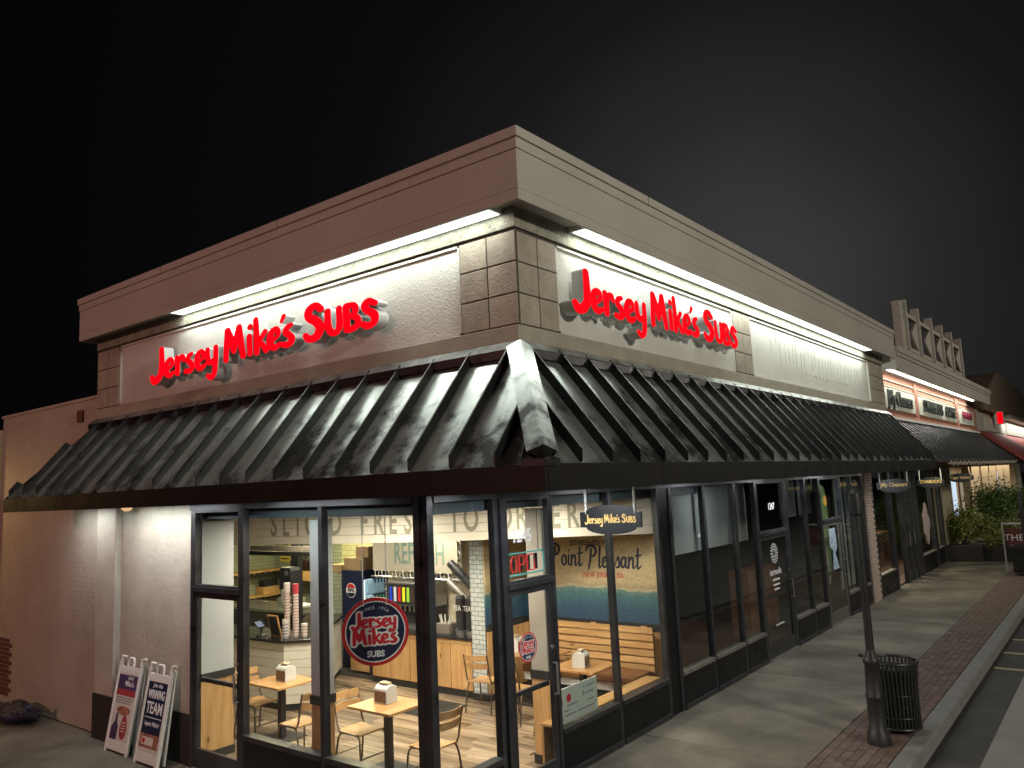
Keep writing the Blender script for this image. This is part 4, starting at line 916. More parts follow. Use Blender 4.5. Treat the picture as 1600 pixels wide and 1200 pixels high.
# soda counter with cabinet doors
SD = thing('soda_counter', 'knotty pine soda counter with black top along the back wall', 'counter', (-9.2, 9.6, 0))
bx('carcass', M_dark, SD, -10.55, 9.39, .02, -8.26, 10.09, .88)
for k in range(5): bx('cabinet_door', M_pinez, SD, -10.53+k*.453+.008, 9.37, .13, -10.53+(k+1)*.453-.008, 9.39, .80, bevel=.003)
bx('apron', M_pine, SD, -10.53, 9.366, .805, -8.27, 9.39, .875, bevel=.002); bx('counter_top', M_ctop, SD, -10.56, 9.33, .88, -8.26, 10.09, .92, bevel=.004)
sd = thing('soda_dispenser', 'steel soda dispenser with row of coloured flavour labels', 'dispenser', (-9.95, 9.75, .92))
bx('body', M_steel, sd, -10.38, 9.62, 1.27, -9.38, 10.05, 1.66, bevel=.01); bx('label_panel', M_dark, sd, -10.36, 9.612, 1.29, -9.40, 9.6195, 1.63); bx('back', M_dark, sd, -10.36, 9.80, .92, -9.40, 10.05, 1.27); bx('drip_tray', M_steel, sd, -10.36, 9.50, .92, -9.40, 9.80, .96, bevel=.004)
fc = [(.02, .05, .5), (.55, .55, .6), (.5, .02, .02), (.7, .65, .02), (.3, .55, .05), (.05, .03, .02), (.05, .03, .03), (.25, .06, .55), (.65, .65, .7)]
for k, c in enumerate(fc):
    x = -10.34+k*.105; bx('flavour_label', pm('flavour %d' % k, c, .4, emit=c, estr=.45), sd, x+.022, 9.605, 1.34, x+.078, 9.62, 1.58); MB().cyl((x+.05, 9.64, 1.27), (x+.05, 9.64, 1.18), .015, .012, 8).build('nozzle', M_steel, sd)
def urn(lab, x):
    t = thing('tea_urn', lab, 'urn', (x, 9.55, .92)); MB().lathe([(.085, 0), (.085, .07)], (x, 9.55, .92), 18).build('steel_base', M_steel, t); MB().lathe([(.08, .07), (.08, .56), (.06, .6)], (x, 9.55, .92), 18).build('body', M_dark, t)
    text('TEA', (x, 9.462, 1.33), LFT, .115, M_white, t, ext=.002, xs=.8); MB().cyl((x, 9.47, 1.02), (x, 9.42, 1.0), .012, n=8).build('tap', M_steel, t)
urn('left black tea urn with white letters on the soda counter', -8.63); urn('right black tea urn with white letters next to the tiled corner', -8.42)
sh = thing('straw_caddy', 'wooden caddy of straws and lids on the soda counter', 'caddy', (-8.95, 9.55, .92)); bx('caddy_box', pm('grey wood', (.2, .17, .14), .6), sh, -9.1, 9.45, .92, -8.8, 9.65, 1.07, bevel=.004)
for k in range(9):
    a = k*.7; MB().cyl((-8.95+.08*math.cos(a), 9.55+.05*math.sin(a), 1.0), (-8.95+.14*math.cos(a), 9.55+.06*math.sin(a), 1.2), .006, n=6).build('straw', M_white, sh)
aw = thing('rolled_umbrella', 'long black slanted duct rising above the tea urns', 'duct', (-8.8, 9.9, 1.5))
MB().cyl((-9.1, 9.85, 1.98), (-8.5, 9.85, 1.52), .07, n=12).build('upper_tube', M_frame, aw); MB().cyl((-9.12, 9.82, 1.68), (-8.6, 9.82, 1.32), .06, n=12).build('lower_tube', M_sill, aw)
# hung banner
BN = thing('hung_banner', 'cream banner with faded teal capitals laced to a pipe frame', 'banner', (-10.0, 9.9, 1.76))
bx('sheet', pm('banner cloth', (.50, .45, .36), .8, .05, 2), BN, -11.05, 9.90, 1.80, -8.98, 9.915, 2.95); MB().cyl((-11.1, 9.9, 1.70), (-8.9, 9.9, 1.70), .016, n=8).build('pipe', M_steel, BN); MB().cyl((-8.9, 9.9, 1.70), (-8.9, 9.9, 2.95), .016, n=8).build('pipe', M_steel, BN)
text('REFRESH', (-9.88, 9.896, 2.10), LFT, .52, M_teal, BN, ext=.002, bold=.006, xs=.62)
for k in range(12):
    x = -11.0+k*.18; MB().tube([(x, 9.895, 1.82), (x+.02, 9.885, 1.74), (x+.06, 9.885, 1.68), (x+.09, 9.9, 1.70), (x+.1, 9.9, 1.78)], .007, 5).build('lacing', M_white, BN)
for k in range(6):
    z = 1.85+k*.18; MB().tube([(-9.0, 9.893, z), (-8.93, 9.885, z+.03), (-8.88, 9.885, z+.09), (-8.95, 9.893, z+.14)], .007, 5).build('lacing', M_white, BN)
em = thing('wall_emblem', 'round soda emblem on the wall above the dispenser', 'emblem', (-9.75, 10.1, 1.72))
MB().cyl((-9.62, 10.115, 1.76), (-9.62, 10.09, 1.76), .09, n=24).build('disc', M_navy, em); MB().cyl((-9.62, 10.09, 1.79), (-9.62, 10.083, 1.79), .06, n=20).build('red_cap', M_dred, em); bx('white_band', M_white, em, -9.70, 10.078, 1.745, -9.54, 10.086, 1.775)
# drinks cooler
CO = thing('drinks_cooler', 'tall navy drinks cooler with lit glass door of bottles', 'cooler', (-11.6, 10.2, 0))
cm = MB(); cm.box(-11.93, 9.9, .05, -11.35, 9.94, 1.78); cm.box(-11.93, 10.62, .05, -11.35, 10.66, 1.78); cm.box(-11.93, 9.94, .05, -11.89, 10.62, 1.78); cm.box(-11.89, 9.94, 1.62, -11.35, 10.62, 1.78); cm.box(-11.89, 9.94, .05, -11.35, 10.62, .35)
cm.build('cabinet', M_navy, CO); bx('door_pane', M_glass, CO, -11.352, 9.97, .38, -11.345, 10.59, 1.60); bx('lamp_strip', emis('cooler strip', (.75, .95, 1), 7), CO, -11.42, 9.942, .4, -11.37, 9.965, 1.6)
bx('lining', emis('cooler lining', (.75, .92, 1), .9), CO, -11.888, 9.942, .36, -11.88, 10.618, 1.61)  # lining itself glows so the cooler looks lit inside
M_bots = [pm('green bottle', (.05, .4, .12), .2, emit=(.05, .5, .15), estr=.3), pm('clear bottle', (.6, .75, .8), .2, emit=(.5, .7, .8), estr=.25), pm('dark cola', (.05, .03, .05), .2)]  # glow put into the green and clear bottle colours to brighten them
for r in range(4):
    bx('rack', M_steel, CO, -11.86, 9.95, .42+r*.30, -11.42, 10.61, .43+r*.30)
    for k in range(8): MB().lathe([(.032, 0), (.033, .15), (.014, .2), (.014, .24)], (-11.5, 9.99+k*.08, .43+r*.30), 8).build('drink_bottle', M_bots[0 if r < 3 and k % 4 else 1], CO, smooth=True)
q = Vector((-11.66, 9.895, 1.42))
MB().cyl(q, q+Vector((0, -.006, 0)), .135, n=32).build('logo_disc', M_white, CO)
def seg(z0, z1, mt_, nm):
    n = 14; R_ = .122; a0_ = math.asin(z0/R_) if abs(z0) < R_ else math.copysign(math.pi/2, z0); a1_ = math.asin(z1/R_) if abs(z1) < R_ else math.copysign(math.pi/2, z1)
    pts = [q+Vector((R_*math.cos(a0_+(a1_-a0_)*i/n), -.0065, R_*math.sin(a0_+(a1_-a0_)*i/n))) for i in range(n+1)]+[q+Vector((-R_*math.cos(a1_+(a0_-a1_)*i/n), -.0065, R_*math.sin(a1_+(a0_-a1_)*i/n))) for i in range(n+1)]
    MB().extrude(pts, (0, -.003, 0)).build(nm, mt_, CO)
seg(.045, .1219, M_dred, 'logo_red'); seg(-.1219, -.045, M_navy, 'logo_blue'); text('PEPSI', q+Vector((0, -.008, 0)), LFT, .085, M_navy, CO, ext=.002, bold=.002, xs=.95)
def carton(lab, *b):
    o = bx('carton', pm('cardboard %g' % b[0], (.33, .22, .12), .8, .1, 6), None, *b, bevel=.004); tag(o, lab, 'box')
carton('brown carton on top of the drinks cooler, lower of two', -11.92, 9.95, 1.78, -11.45, 10.4, 2.0); carton('brown carton stacked on the other one above the drinks cooler', -11.75, 10.1, 2.002, -11.4, 10.55, 2.2)
carton('small brown carton on the low wall left of the drinks cooler', -12.4, 10.0, 1.72, -12.05, 10.4, 1.86)
lw = bx('low_tiled_wall', M_tileg, None, -12.5, 9.95, .02, -11.96, 10.5, 1.70); tag(lw, 'low tiled wall standing left of the navy drinks cooler', 'wall')
kd = thing('kitchen_desk', 'wooden low cabinet and black grille beneath the drinks cooler side', 'cabinet', (-10.95, 9.7, 0))
bx('side_board', M_pine, kd, -11.5, 9.72, .05, -11.0, 9.85, .42); bx('grille', M_dark, kd, -11.0, 9.72, .02, -10.6, 9.85, .45)
BOLD[0] = 1.0
# hanging round sign behind the glass
HG = thing('hanging_round_sign', 'large round navy and red sign hung on chains inside the window', 'sign', (-6.37, 5.72, 1.76))
dirv = Vector((6.25, -5.72, 0)).normalized(); uu = Vector((-dirv.y, dirv.x, 0)); uu = Vector((0, 0, 1)).cross(dirv)
round_logo(HG, (-6.37, 5.72, 1.77), uu, (0, 0, 1), .345)
for s in (-1, 1):
    pc_ = Vector((-6.37, 5.72, 2.03))+uu*.12*s; n = 26; cn = MB()
    for k in range(n):
        z0 = pc_.z+(2.95-pc_.z)*k/n; z1 = pc_.z+(2.95-pc_.z)*(k+.8)/n; cn.cyl((pc_.x+.003*(k % 2), pc_.y, z0), (pc_.x-.003*(k % 2), pc_.y, z1), .006, n=6)
    cn.build('chain', M_white, HG)
DL = thing('door_decal', 'small round navy and red sticker on the corner door glass', 'sticker', (XS, 6.89, 1.49)); round_logo(DL, (XS+.012, 6.89, 1.49), *RGT, .155, False)
# neon open sign
NE = thing('neon_open_sign', 'unlit red and teal neon OPEN sign hung over the corner door', 'sign', (XS-.05, 6.95, 2.36))
bx('back_frame', M_steel, NE, XS-.060, 6.66, 2.24, XS-.048, 7.28, 2.255)
M_neonr = pm('neon red', (.40, .03, .03), .25, emit=(.9, .04, .04), estr=.35); M_neont = pm('neon teal', (.08, .35, .32), .25, emit=(.2, .7, .65), estr=.2)  # faint glow put into the colours of the unlit tubes
x_ = XS-.035; zc = 2.365
MB().tube([(x_, 6.64, zc-.115), (x_, 7.29, zc-.115), (x_, 7.31, zc-.09), (x_, 7.31, zc+.09), (x_, 7.29, zc+.115), (x_, 6.64, zc+.115), (x_, 6.62, zc+.09), (x_, 6.62, zc-.09), (x_, 6.64, zc-.115)], .009, 8).build('border_tube', M_neont, NE)
def nl(pts, y): 
    MB().tube([(x_, y+a*1.15, zc+b*1.12) for a, b in pts], .0095, 8).build('letter_tube', M_neonr, NE)
nl([(.045*math.cos(t), .075*math.sin(t)) for t in np.linspace(0, 2*math.pi, 17)], 6.77); nl([(-.04, -.075), (-.04, .075), (.02, .075), (.045, .05), (.045, .01), (.02, -.01), (-.04, -.01)], 6.91)
nl([(.045, .075), (-.04, .075), (-.04, 0), (.03, 0), (-.04, 0), (-.04, -.075), (.045, -.075)], 7.05); nl([(-.045, -.075), (-.045, .075), (.045, -.075), (.045, .075)], 7.19)
for y in (6.77, 6.91, 7.05, 7.19): bx('backing_block', M_dark, NE, XS-.062, y-.035, zc-.085, XS-.052, y+.03, zc+.085)
for y in (6.68, 7.22): MB().tube([(x_, y, zc+.12), (x_-.01, y+.01, 2.7), (x_, y, 3.02)], .004, 5).build('hang_wire', M_dark, NE)
num = text('1245', (XS+.010, 6.87, 2.66), RGT, .19, pm('bright white vinyl', (.93, .93, .93), .5), None, 'address_number', ext=.001, bold=.004, xs=.95); tag(num, 'white number 1245 on the glass above the corner door', 'number')
# giant cheque poster in the mural window
CK = thing('cheque_poster', 'pale giant cheque leaning inside the mural window sill', 'poster', (XS-.03, 7.9, .53))
bx('board', pm('pale mint board', (.55, .60, .56), .6), CK, XS-.045, 7.445, .535, XS-.03, 8.26, .91); ck = XS-.0285
MB().cyl((ck-.002, 7.66, .79), (ck+.001, 7.66, .79), .045, n=24).build('round_emblem', M_dred, CK); bx('flag_mark', M_navy, CK, ck-.001, 7.49, .74, ck+.0012, 7.53, .77); bx('flag_mark', M_dred, CK, ck-.001, 7.49, .775, ck+.0012, 7.53, .80)
M_ink = pm('grey ink', (.16, .17, .19), .7)
for (y0, y1, z) in ((7.62, 7.83, .705), (7.56, 7.66, .655), (7.56, 7.80, .605), (7.84, 8.0, .605), (8.02, 8.18, .605), (8.05, 8.19, .84), (7.96, 8.0, .84), (8.0, 8.18, .765), (8.05, 8.18, .68)): bx('written_line', M_ink, CK, ck-.001, y0, z, ck+.0012, y1, z+.012)
text('$', (ck, 7.96, .775), RGT, .07, M_ink, CK, ext=.001)

# bench, tables, chairs
BE = thing('pallet_bench', 'wall bench with pine slat back and brown cushion under the mural', 'bench', (-6.6, 10.1, 0))
for k in range(6): bx('back_slat', M_pine, BE, -7.60, 10.26, .50+k*.105, -5.62, 10.285, .585+k*.105, bevel=.003)
for x in (-7.4, -6.68, -5.82): bx('back_post', M_pinez, BE, x, 10.285, .1, x+.09, 10.32, 1.12)
bx('seat_cushion', M_cush, BE, -7.6, 9.74, .42, -5.66, 10.24, .53, bevel=.025); bx('seat_base', M_white, BE, -7.6, 9.80, .30, -5.70, 10.24, .42); bx('base_box', M_dark, BE, -7.6, 9.86, .02, -5.76, 10.24, .30)
def make_table(lab):
    t = thing('cafe_table', lab, 'table', (0, 0, 0), 'cafe tables in the dining area')
    bx('table_top', M_tabw, t, -.36, -.31, .72, .36, .31, .75, bevel=.004); bx('leg', M_dark, t, -.038, -.038, .03, .038, .038, .72); bx('base_plate', M_dark, t, -.25, -.22, .02, .25, .22, .035, bevel=.004); bx('top_bracket', M_dark, t, -.15, -.15, .70, .15, .15, .7195)
    return t
TB = make_table('square wooden cafe table in the middle window, nearest the corner post'); TB.location = (-7.14, 6.58, 0)
clone(TB, 'square wooden cafe table nearest the left door', (-9.32, 6.68, 0)); clone(TB, 'wooden cafe table before the slat bench behind the cheque poster', (-6.15, 9.22, 0)); clone(TB, 'wooden cafe table by the bench behind the corner door', (-7.20, 9.66, 0))
def make_chair(lab):
    t = thing('cafe_chair', lab, 'chair', (0, 0, 0), 'wood and metal cafe chairs')    # faces +X, back at -X
    n = 8; vs = []; fs = []
    for i in range(n+1):
        x = -.19+.38*i/n; dz = -.018*math.sin(math.pi*i/n)+(.0 if i < n else -.012)
        vs += [(x, -.19, .455+dz), (x, .19, .455+dz), (x, .19, .437+dz), (x, -.19, .437+dz)]
    for i in range(n):
        for k in range(4): fs.append((4*i+k, 4*i+(k+1) % 4, 4*i+4+(k+1) % 4, 4*i+4+k))
    fs += [(3, 2, 1, 0), (4*n, 4*n+1, 4*n+2, 4*n+3)]
    MB().add(vs, fs).build('seat', M_chairw, t)
    for z in (.64, .755):
        vs = []; fs = []
        for i in range(n+1):
            y = -.19+.38*i/n; x = -.235-.05*math.sin(math.pi*i/n)-(z-.66)*.25
            vs += [(x, y, z), (x+.014, y, z), (x+.001, y, z+.085), (x-.013, y, z+.085)]
        for i in range(n):
            for k in range(4): fs.append((4*i+k, 4*i+(k+1) % 4, 4*i+4+(k+1) % 4, 4*i+4+k))
        fs += [(3, 2, 1, 0), (4*n, 4*n+1, 4*n+2, 4*n+3)]
        MB().add(vs, fs).build('back_slat', M_chairw, t)
    for s in (-1, 1):
        y = .19*s
        MB().tube([(-.275, y, .84), (-.235, y, .68), (-.20, y, .50), (-.16, y, .435), (0, y, .432), (.14, y, .43), (.185, y, .40), (.20, y*1.05, .34), (.225, y*1.1, .022)], .0115, 8).build('side_frame', M_tube, t, smooth=True)
        MB().tube([(-.12, y, .43), (-.165, y, .40), (-.19, y*1.03, .33), (-.24, y*1.1, .022)], .0115, 8).build('leg', M_tube, t, smooth=True)
    MB().tube([(.212, -.2, .18), (.212, .2, .18)], .009, 8).build('stretcher', M_tube, t); MB().tube([(-.215, -.2, .18), (-.215, .2, .18)], .009, 8).build('stretcher', M_tube, t)
    return t
CH = make_chair('wooden backed chair left of the middle window table, by the white column'); CH.location = (-7.50, 6.48, 0)
c_ = clone(CH, 'chair with its back to the corner post, right of the middle window table', (-6.36, 6.52, 0), math.pi-.03)
clone(CH, 'chair nearest the left door, seat mostly hidden by the door frame', (-9.78, 6.62, 0), .05); clone(CH, 'chair right of the left table, partly hidden by the white column', (-8.40, 6.30, 0), math.pi)
clone(CH, 'chair by the tiled corner with curved backrest facing the bench', (-7.72, 9.02, 0), math.pi/2+.2); clone(CH, 'chair seen through the corner door behind the small round sticker', (-6.98, 8.86, 0), math.pi/2-.05)
clone(CH, 'chair half hidden behind the giant cheque poster', (-6.18, 8.62, 0), math.pi/2)
def make_nap(lab):
    t = thing('napkin_dispenser', lab, 'napkin dispenser', (0, 0, 0), 'white napkin dispensers on the cafe tables')
    pr = [(-.065, 0), (.065, 0), (.065, .10)]+[(.065*math.cos(a), .10+.045*math.sin(a)) for a in [math.radians(d) for d in range(15, 170, 15)]]+[(-.065, .10)]
    MB().extrude([(a, -.09, b) for a, b in pr], (0, .18, 0)).build('shell', M_wplast, t, .004)
    bx('printed_side', pm('brown print', (.16, .09, .06), .5, .6, 30), t, -.067, -.078, .012, -.0655, .078, .10); bx('printed_side', pm('brown print b', (.16, .09, .06), .5, .6, 30), t, .0655, -.078, .012, .067, .078, .10)
    bx('napkin', pm('kraft napkin', (.5, .38, .24), .8), t, -.03, -.06, .14, .03, .06, .165, bevel=.01); return t
NP = make_nap('napkin dispenser on the middle window table'); NP.scale = (1.35, 1.2, 1.4); NP.location = (-7.22, 6.62, .75); NP.rotation_euler = (0, 0, math.radians(90))
clone(NP, 'napkin dispenser on the table nearest the left door', (-9.28, 6.72, .75), math.radians(90)); clone(NP, 'napkin dispenser on the table in front of the slat bench', (-6.13, 9.16, .75), math.radians(15)); clone(NP, 'napkin dispenser glimpsed left of the small round door sticker', (-7.58, 9.60, .75), math.radians(10))

# ------------------------------------------------------------------ dark neighbour shop 1247 and boutique behind the right-hand glass
NB = thing('dark_shop_interior', 'unlit interior of the closed shop behind the dark windows', 'interior', (-8, 14, 0))
M_dfl = pm('dim brown floor', (.12, .06, .035), .5, .3, 2); M_shade = pm('grey shade', (.26, .27, .27), .6, .05, 4)
bx('floor', M_dfl, NB, -11, 10.62, 0, XS-.1, 20.8, .02); bx('back_wall', pm('dim wall', (.05, .045, .04), .8), NB, -11.1, 10.62, 0, -11, 20.8, 3.1); bx('ceiling', M_dark, NB, -11, 10.62, 3.1, XS-.1, 20.8, 3.16)
bx('divider', M_dark, NB, -11, 16.9, 0, XS-.3, 16.98, 3.1)
for a, b, z in ((10.45, 11.515, 2.08), (11.52, 12.72, 2.08), (12.725, 13.62, 2.08), (15.31, 16.24, 2.35), (16.41, 17.21, 2.35)): bx('roller_shade', M_shade, NB, XS-.16, a, z, XS-.15, b, 3.09)
for a, b in ((18.86, 19.59), (19.77, 20.54)): bx('roller_shade', pm('pale shade', (.40, .44, .42), .6), NB, XS-.16, a, .55, XS-.15, b, 3.09)
bx('brown_cabinet', pm('brown cabinet', (.20, .09, .045), .5), NB, -6.6, 15.35, .02, -6.2, 17.15, 1.3); bx('shade_rail', M_white, NB, XS-.15, 11.57, 2.28, XS-.14, 11.78, 2.33); bx('shade_rail', M_white, NB, XS-.15, 16.75, 2.46, XS-.14, 17.05, 2.50)
scn = bx('wall_screen', emis('cyan screen', (.25, .8, .9), 1.2), None, -6.4, 14.6, 2.55, -6.38, 14.95, 2.85); tag(scn, 'small cyan glowing screen seen through the transom over door 1247', 'screen')
area('shop_glow', (-8.2, 16.0, 2.9), (1.2, 1.2), 7, (1, .7, .45), (0, 0, 0), NB); area('shop_glow', (-6.6, 19.2, 2.9), (1, 1), 8, (.95, 1, .9), (0, 0, 0), NB)
nm2 = text('1247', (XS+.012, 14.42, 2.62), RGT, .17, M_white, None, 'address_number', ext=.001, bold=.004); tag(nm2, 'white number 1247 on the glass above the dark shop door', 'number')
dc = thing('door_lettering', 'white sunburst emblem and lettering on the dark shop door', 'sticker', (XS+.01, 14.4, 1.5))
for k in range(18):
    a = 2*math.pi*k/18; u1 = Vector((0, math.cos(a), math.sin(a)))
    for r_ in (.07, .12, .165): MB().cyl(Vector((XS+.001, 14.40, 1.78))+u1*r_, Vector((XS+.006, 14.40, 1.78))+u1*r_, .006+r_*.05, n=8).build('emblem_dot', M_white, dc)
text('barrosolis', (XS+.004, 14.40, 1.45), RGT, .16, M_white, dc, ext=.001, bold=.002, xs=.9)
for z, w in ((1.30, .22), (1.21, .2), (1.13, .16)): bx('small_print', M_white, dc, XS+.002, 14.40-w/2*1.6, z, XS+.004, 14.40+w/2*1.6, z+.03)
bx('small_print', M_white, dc, XS+.002, 14.2, .52, XS+.004, 14.62, .545)
fb = thing('feather_banner', 'tall curved green and white feather banner standing inside the boutique window', 'banner', (XS-.5, 18.9, 0))
pp = [(XS-.32, 18.62, .7), (XS-.32, 18.55, 1.4), (XS-.32, 18.40, 2.2), (XS-.32, 18.30, 2.7), (XS-.32, 18.45, 2.98)]
MB().tube(pp, .012, 6).build('pole', M_white, fb)
MB().extrude([(XS-.33, 18.64, .75), (XS-.33, 18.95, .95), (XS-.33, 19.0, 1.8), (XS-.33, 18.95, 2.5), (XS-.33, 18.8, 2.85), (XS-.33, 18.5, 2.95), (XS-.33, 18.38, 2.6), (XS-.33, 18.5, 1.6)], (.006, 0, 0)).build('fabric', pm('green fabric', (.22, .30, .12), .7, .3, 4), fb)
MB().cyl((XS-.323, 18.78, 2.55), (XS-.315, 18.78, 2.55), .12, n=20).build('emblem', pm('orange emblem', (.8, .4, .06), .6, emit=(1, .5, .1), estr=.3), fb)
ms = thing('dress_poster', 'pale blue hanging garment display on the boutique door', 'display', (XS, 17.9, 1.6))
MB().extrude([(XS+.004, 17.75, 1.98), (XS+.004, 18.2, 1.98), (XS+.004, 18.25, 1.55), (XS+.004, 18.1, 1.45), (XS+.004, 18.3, 1.1), (XS+.004, 17.85, 1.1), (XS+.004, 17.95, 1.5), (XS+.004, 17.75, 1.6)], (.004, 0, 0)).build('garment', pm('pale blue cloth', (.32, .42, .5), .7, .5, 14), ms)

# ------------------------------------------------------------------ second building
X2, YA, YB = -4.30, 19.0, 33.6
B2 = thing('brick_shop_building', 'neighbouring brick shop row with three sign panels and pale cornice', 'building', (X2, YA, 0))
M_b2 = pm('orange brick wall', (.36, .155, .10), .9, .2, 12, .4, 50)
bx('upper_wall', M_b2, B2, -9, YA, 3.22, X2, YB, 5.5)
bk = MB()
for j in range(15):
    for i in range(int((YB-YA)/.3)): 
        y = YA+i*.3+(.15 if j % 2 else 0); z = 4.35+j*.075
        if j < 3 or j > 12: bk.box(X2, y+.004, z, X2+.008, y+.292, z+.066)
tag(bk.build('bricks', M_b2, B2), kind='stuff')
for z in (5.13, 5.28): bx('brick_course', M_band, B2, X2, YA, z, X2+.03, YB, z+.03)
for y in (22.80, 29.06, 32.75): bx('pilaster', M_b2, B2, X2, y, 4.36, X2+.05, y+.35, 5.40, bevel=.006)
bx('lower_band', M_b2, B2, X2, YA, 4.36, X2+.04, YB, 4.50)
C2 = X2+.50
MB().extrude([(C2, YA-.15, 5.38), (C2, YA-.15, 5.70), (C2+.03, YA-.15, 5.70), (C2+.03, YA-.15, 5.78), (C2+.06, YA-.15, 5.78), (C2+.06, YA-.15, 5.92), (X2-.1, YA-.15, 5.92), (X2-.1, YA-.15, 5.46), (C2-.05, YA-.15, 5.46), (C2-.05, YA-.15, 5.38)], (0, YB-YA+.3, 0)).build('cornice', M_cornice, B2, .006)
bx('lit_cornice_end', M_white, B2, X2-.12, YA-.155, 5.40, C2-.01, YA-.148, 5.78)  # white sheet puts the light falling on the cornice end into its colour
M_sgn = pm('cream sign board', (.60, .60, .50), .7, .05, 4); M_dgr = pm('dark green letters', (.018, .024, .018), .5); M_mar = pm('maroon letters', (.22, .02, .05), .5)
def sgn2(lab, y0, y1, rowsT, mt_):
    t = thing('shop_sign_board', lab, 'sign', (X2+.05, y0, 4.6)); bx('board', M_sgn, t, X2+.001, y0, 4.60, X2+.045, y1, 5.10, bevel=.004)
    for s_, z, sz, xs, *dy in rowsT: text(s_, (X2+.07, (y0+y1)/2+(dy[0] if dy else 0), z), RGT, sz, mt_, t, ext=.02, bold=.006, xs=xs)
sgn2('cream sign board with dark letters reading Jiffy Cleaners on the brick wall', 19.2, 22.75, [('Jiffy Cleaners', 4.86, .50, .98)], M_dgr)
sgn2('cream sign board with green capitals in the middle of the brick wall', 23.2, 29.0, [('STARBUCKS', 4.86, .46, 1.12, -1.0), ('COFFEE', 4.86, .46, 1.12, 1.75)], M_dgr)
sgn2('cream sign board with maroon letters at the far end of the brick wall', 29.5, 32.7, [('CIGAR GALLERY', 4.90, .34, .8)], M_mar)
t2 = thing('cove_lamp', 'long white lamp under the cornice of the brick shop row', 'lamp', (X2+.1, 26, 5.40)); bx('tube', emis('tube glow b', LEDC, 12), t2, X2+.20, 19.2, 5.435, X2+.26, 31.5, 5.455); area('tube_light', (X2+.23, 25.3, 5.43), (.06, 12.3), 110, (1, .97, .88), (0, 0, 0), t2)
# trellis crown on its roof
TR = thing('roof_trellis', 'pale ornamental lattice of posts and curved panels standing on the roof', 'ornament', (-4.2, 23, 5.92))
tp = [21.4, 22.9, 24.7, 26.3, 27.9, 29.6]
bx('post', M_cornice, TR, -4.17, 20.75, 5.9, -3.98, 21.0, 7.30, bevel=.01)
for y in tp: bx('post', M_cornice, TR, -4.17, y, 5.9, -3.97, y+.12, 7.42, bevel=.006); bx('post_back', M_cornice, TR, -5.6, y, 5.9, -5.5, y+.12, 7.42)
bx('rail', M_cornice, TR, -4.13, 21.0, 7.04, -4.03, 29.7, 7.14); bx('rail', M_cornice, TR, -4.13, 21.0, 6.14, -4.03, 29.7, 6.24)
for a, b in zip([21.0]+tp[:-1], tp):
    n = 10; pts = [(-4.08, b-.02, 6.24)]+[(-4.08, b-.02-(b-a)*.5*(1-abs(2*i/n-1))**.8, 6.24+.8*i/n) for i in range(1, n)]+[(-4.08, b-.02, 7.04)]
    MB().extrude(pts, (.05, 0, 0)).build('curved_panel', M_cornice, TR)
    MB().extrude([(-4.3, a+.2, 5.93), (-4.3, a+.3, 6.1), (-4.3, b-.2, 6.1), (-4.3, b-.1, 5.93)], (.03, 0, 0)).build('lower_scallop', M_dark, TR)
# awning 2
A2 = thing('ribbed_awning', 'plain dark ribbed awning of the brick shop row', 'awning', (X2, 19, 3.4))
MB().extrude([(X2+.01, YA-.3, 4.36), (-3.2, YA-.3, 3.36), (-3.2, YA-.3, 3.30), (X2+.01, YA-.3, 4.30)], (0, YB-YA+.3, 0)).build('cover', pm('charcoal awning', (.03, .03, .032), .5, .2, 3), A2)
MB().extrude([(X2+.005, YB, 4.30), (-3.22, YB, 3.28), (-3.22, YB, 3.2), (X2+.005, YB, 3.2)], (0, .01, 0)).build('end_panel', M_rib, A2)
for k in range(34): 
    y = YA+.1+k*.43; MB().extrude([(X2+.02, y, 4.37), (-3.2, y, 3.37), (-3.2, y, 3.40), (X2+.02, y, 4.41)], (0, .03, 0)).build('rib', M_rib, A2)
bx('flashing', M_white, A2, X2+.04, YA+.1, 4.36, X2+.09, YB, 4.42)
gs = MB()
for k in range(150):
    y = 20.2+k*.09; gs.cyl((-3.22, y, 3.28+.03*math.sin(k*.9)), (-3.22, y+.09, 3.28+.03*math.sin((k+1)*.9)), .03+.015*math.sin(k*2.3), n=6)
gl = gs.build('garland', pm('tinsel', (.5, .47, .38), .5, .4, 40), None); tag(gl, 'pale lights garland wound along the lower edge of the dark ribbed awning', 'garland')
# storefront 2
def B(n, m, *b, **k): return bx(n, m, B2, *b, **k)
for a, b in ((21.45, 21.60), (23.30, 23.50), (24.65, 24.80), (25.35, 25.45), (26.0, 26.15), (26.50, 26.80), (28.9, 29.3), (30.3, 30.6)): B('mullion', M_frame, XS-.08, a, 0, XS+.05, b, 3.2, bevel=.004)
for a, b in ((21.6, 23.3), (26.8, 28.9), (29.3, 30.3)): B('base_panel', M_basep, XS-.06, a, 0, XS+.03, b, .52, bevel=.004); B('sill', M_sill, XS-.07, a, .52, XS+.04, b, .56); B('window_pane', M_glass, XS-.02, a, .56, XS-.012, b, 3.15)
for a, b in ((24.80, 25.35), (25.45, 26.0)):
    d_ = B('door', M_frame, XS-.03, a, .02, XS+.02, a+.07, 2.2); bx('door_pane', M_glass, d_, XS-.01, a+.07, .25, XS-.002, b, 2.12); bx('door_rail', M_frame, d_, XS-.03, a+.07, .02, XS+.02, b, .25); bx('handle', M_steel, d_, XS+.03, b-.1, 1.0, XS+.05, b-.07, 1.4)
B('transom_bar', M_frame, XS-.05, 24.8, 2.2, XS+.04, 26, 2.3); B('window_pane', M_glass, XS-.02, 23.5, .3, XS-.012, 24.65, 3.15); B('window_pane', M_glass, XS-.02, 24.8, 2.3, XS-.012, 26.0, 3.15); B('window_pane', M_glass, XS-.02, 26.15, .3, XS-.012, 26.5, 3.15)
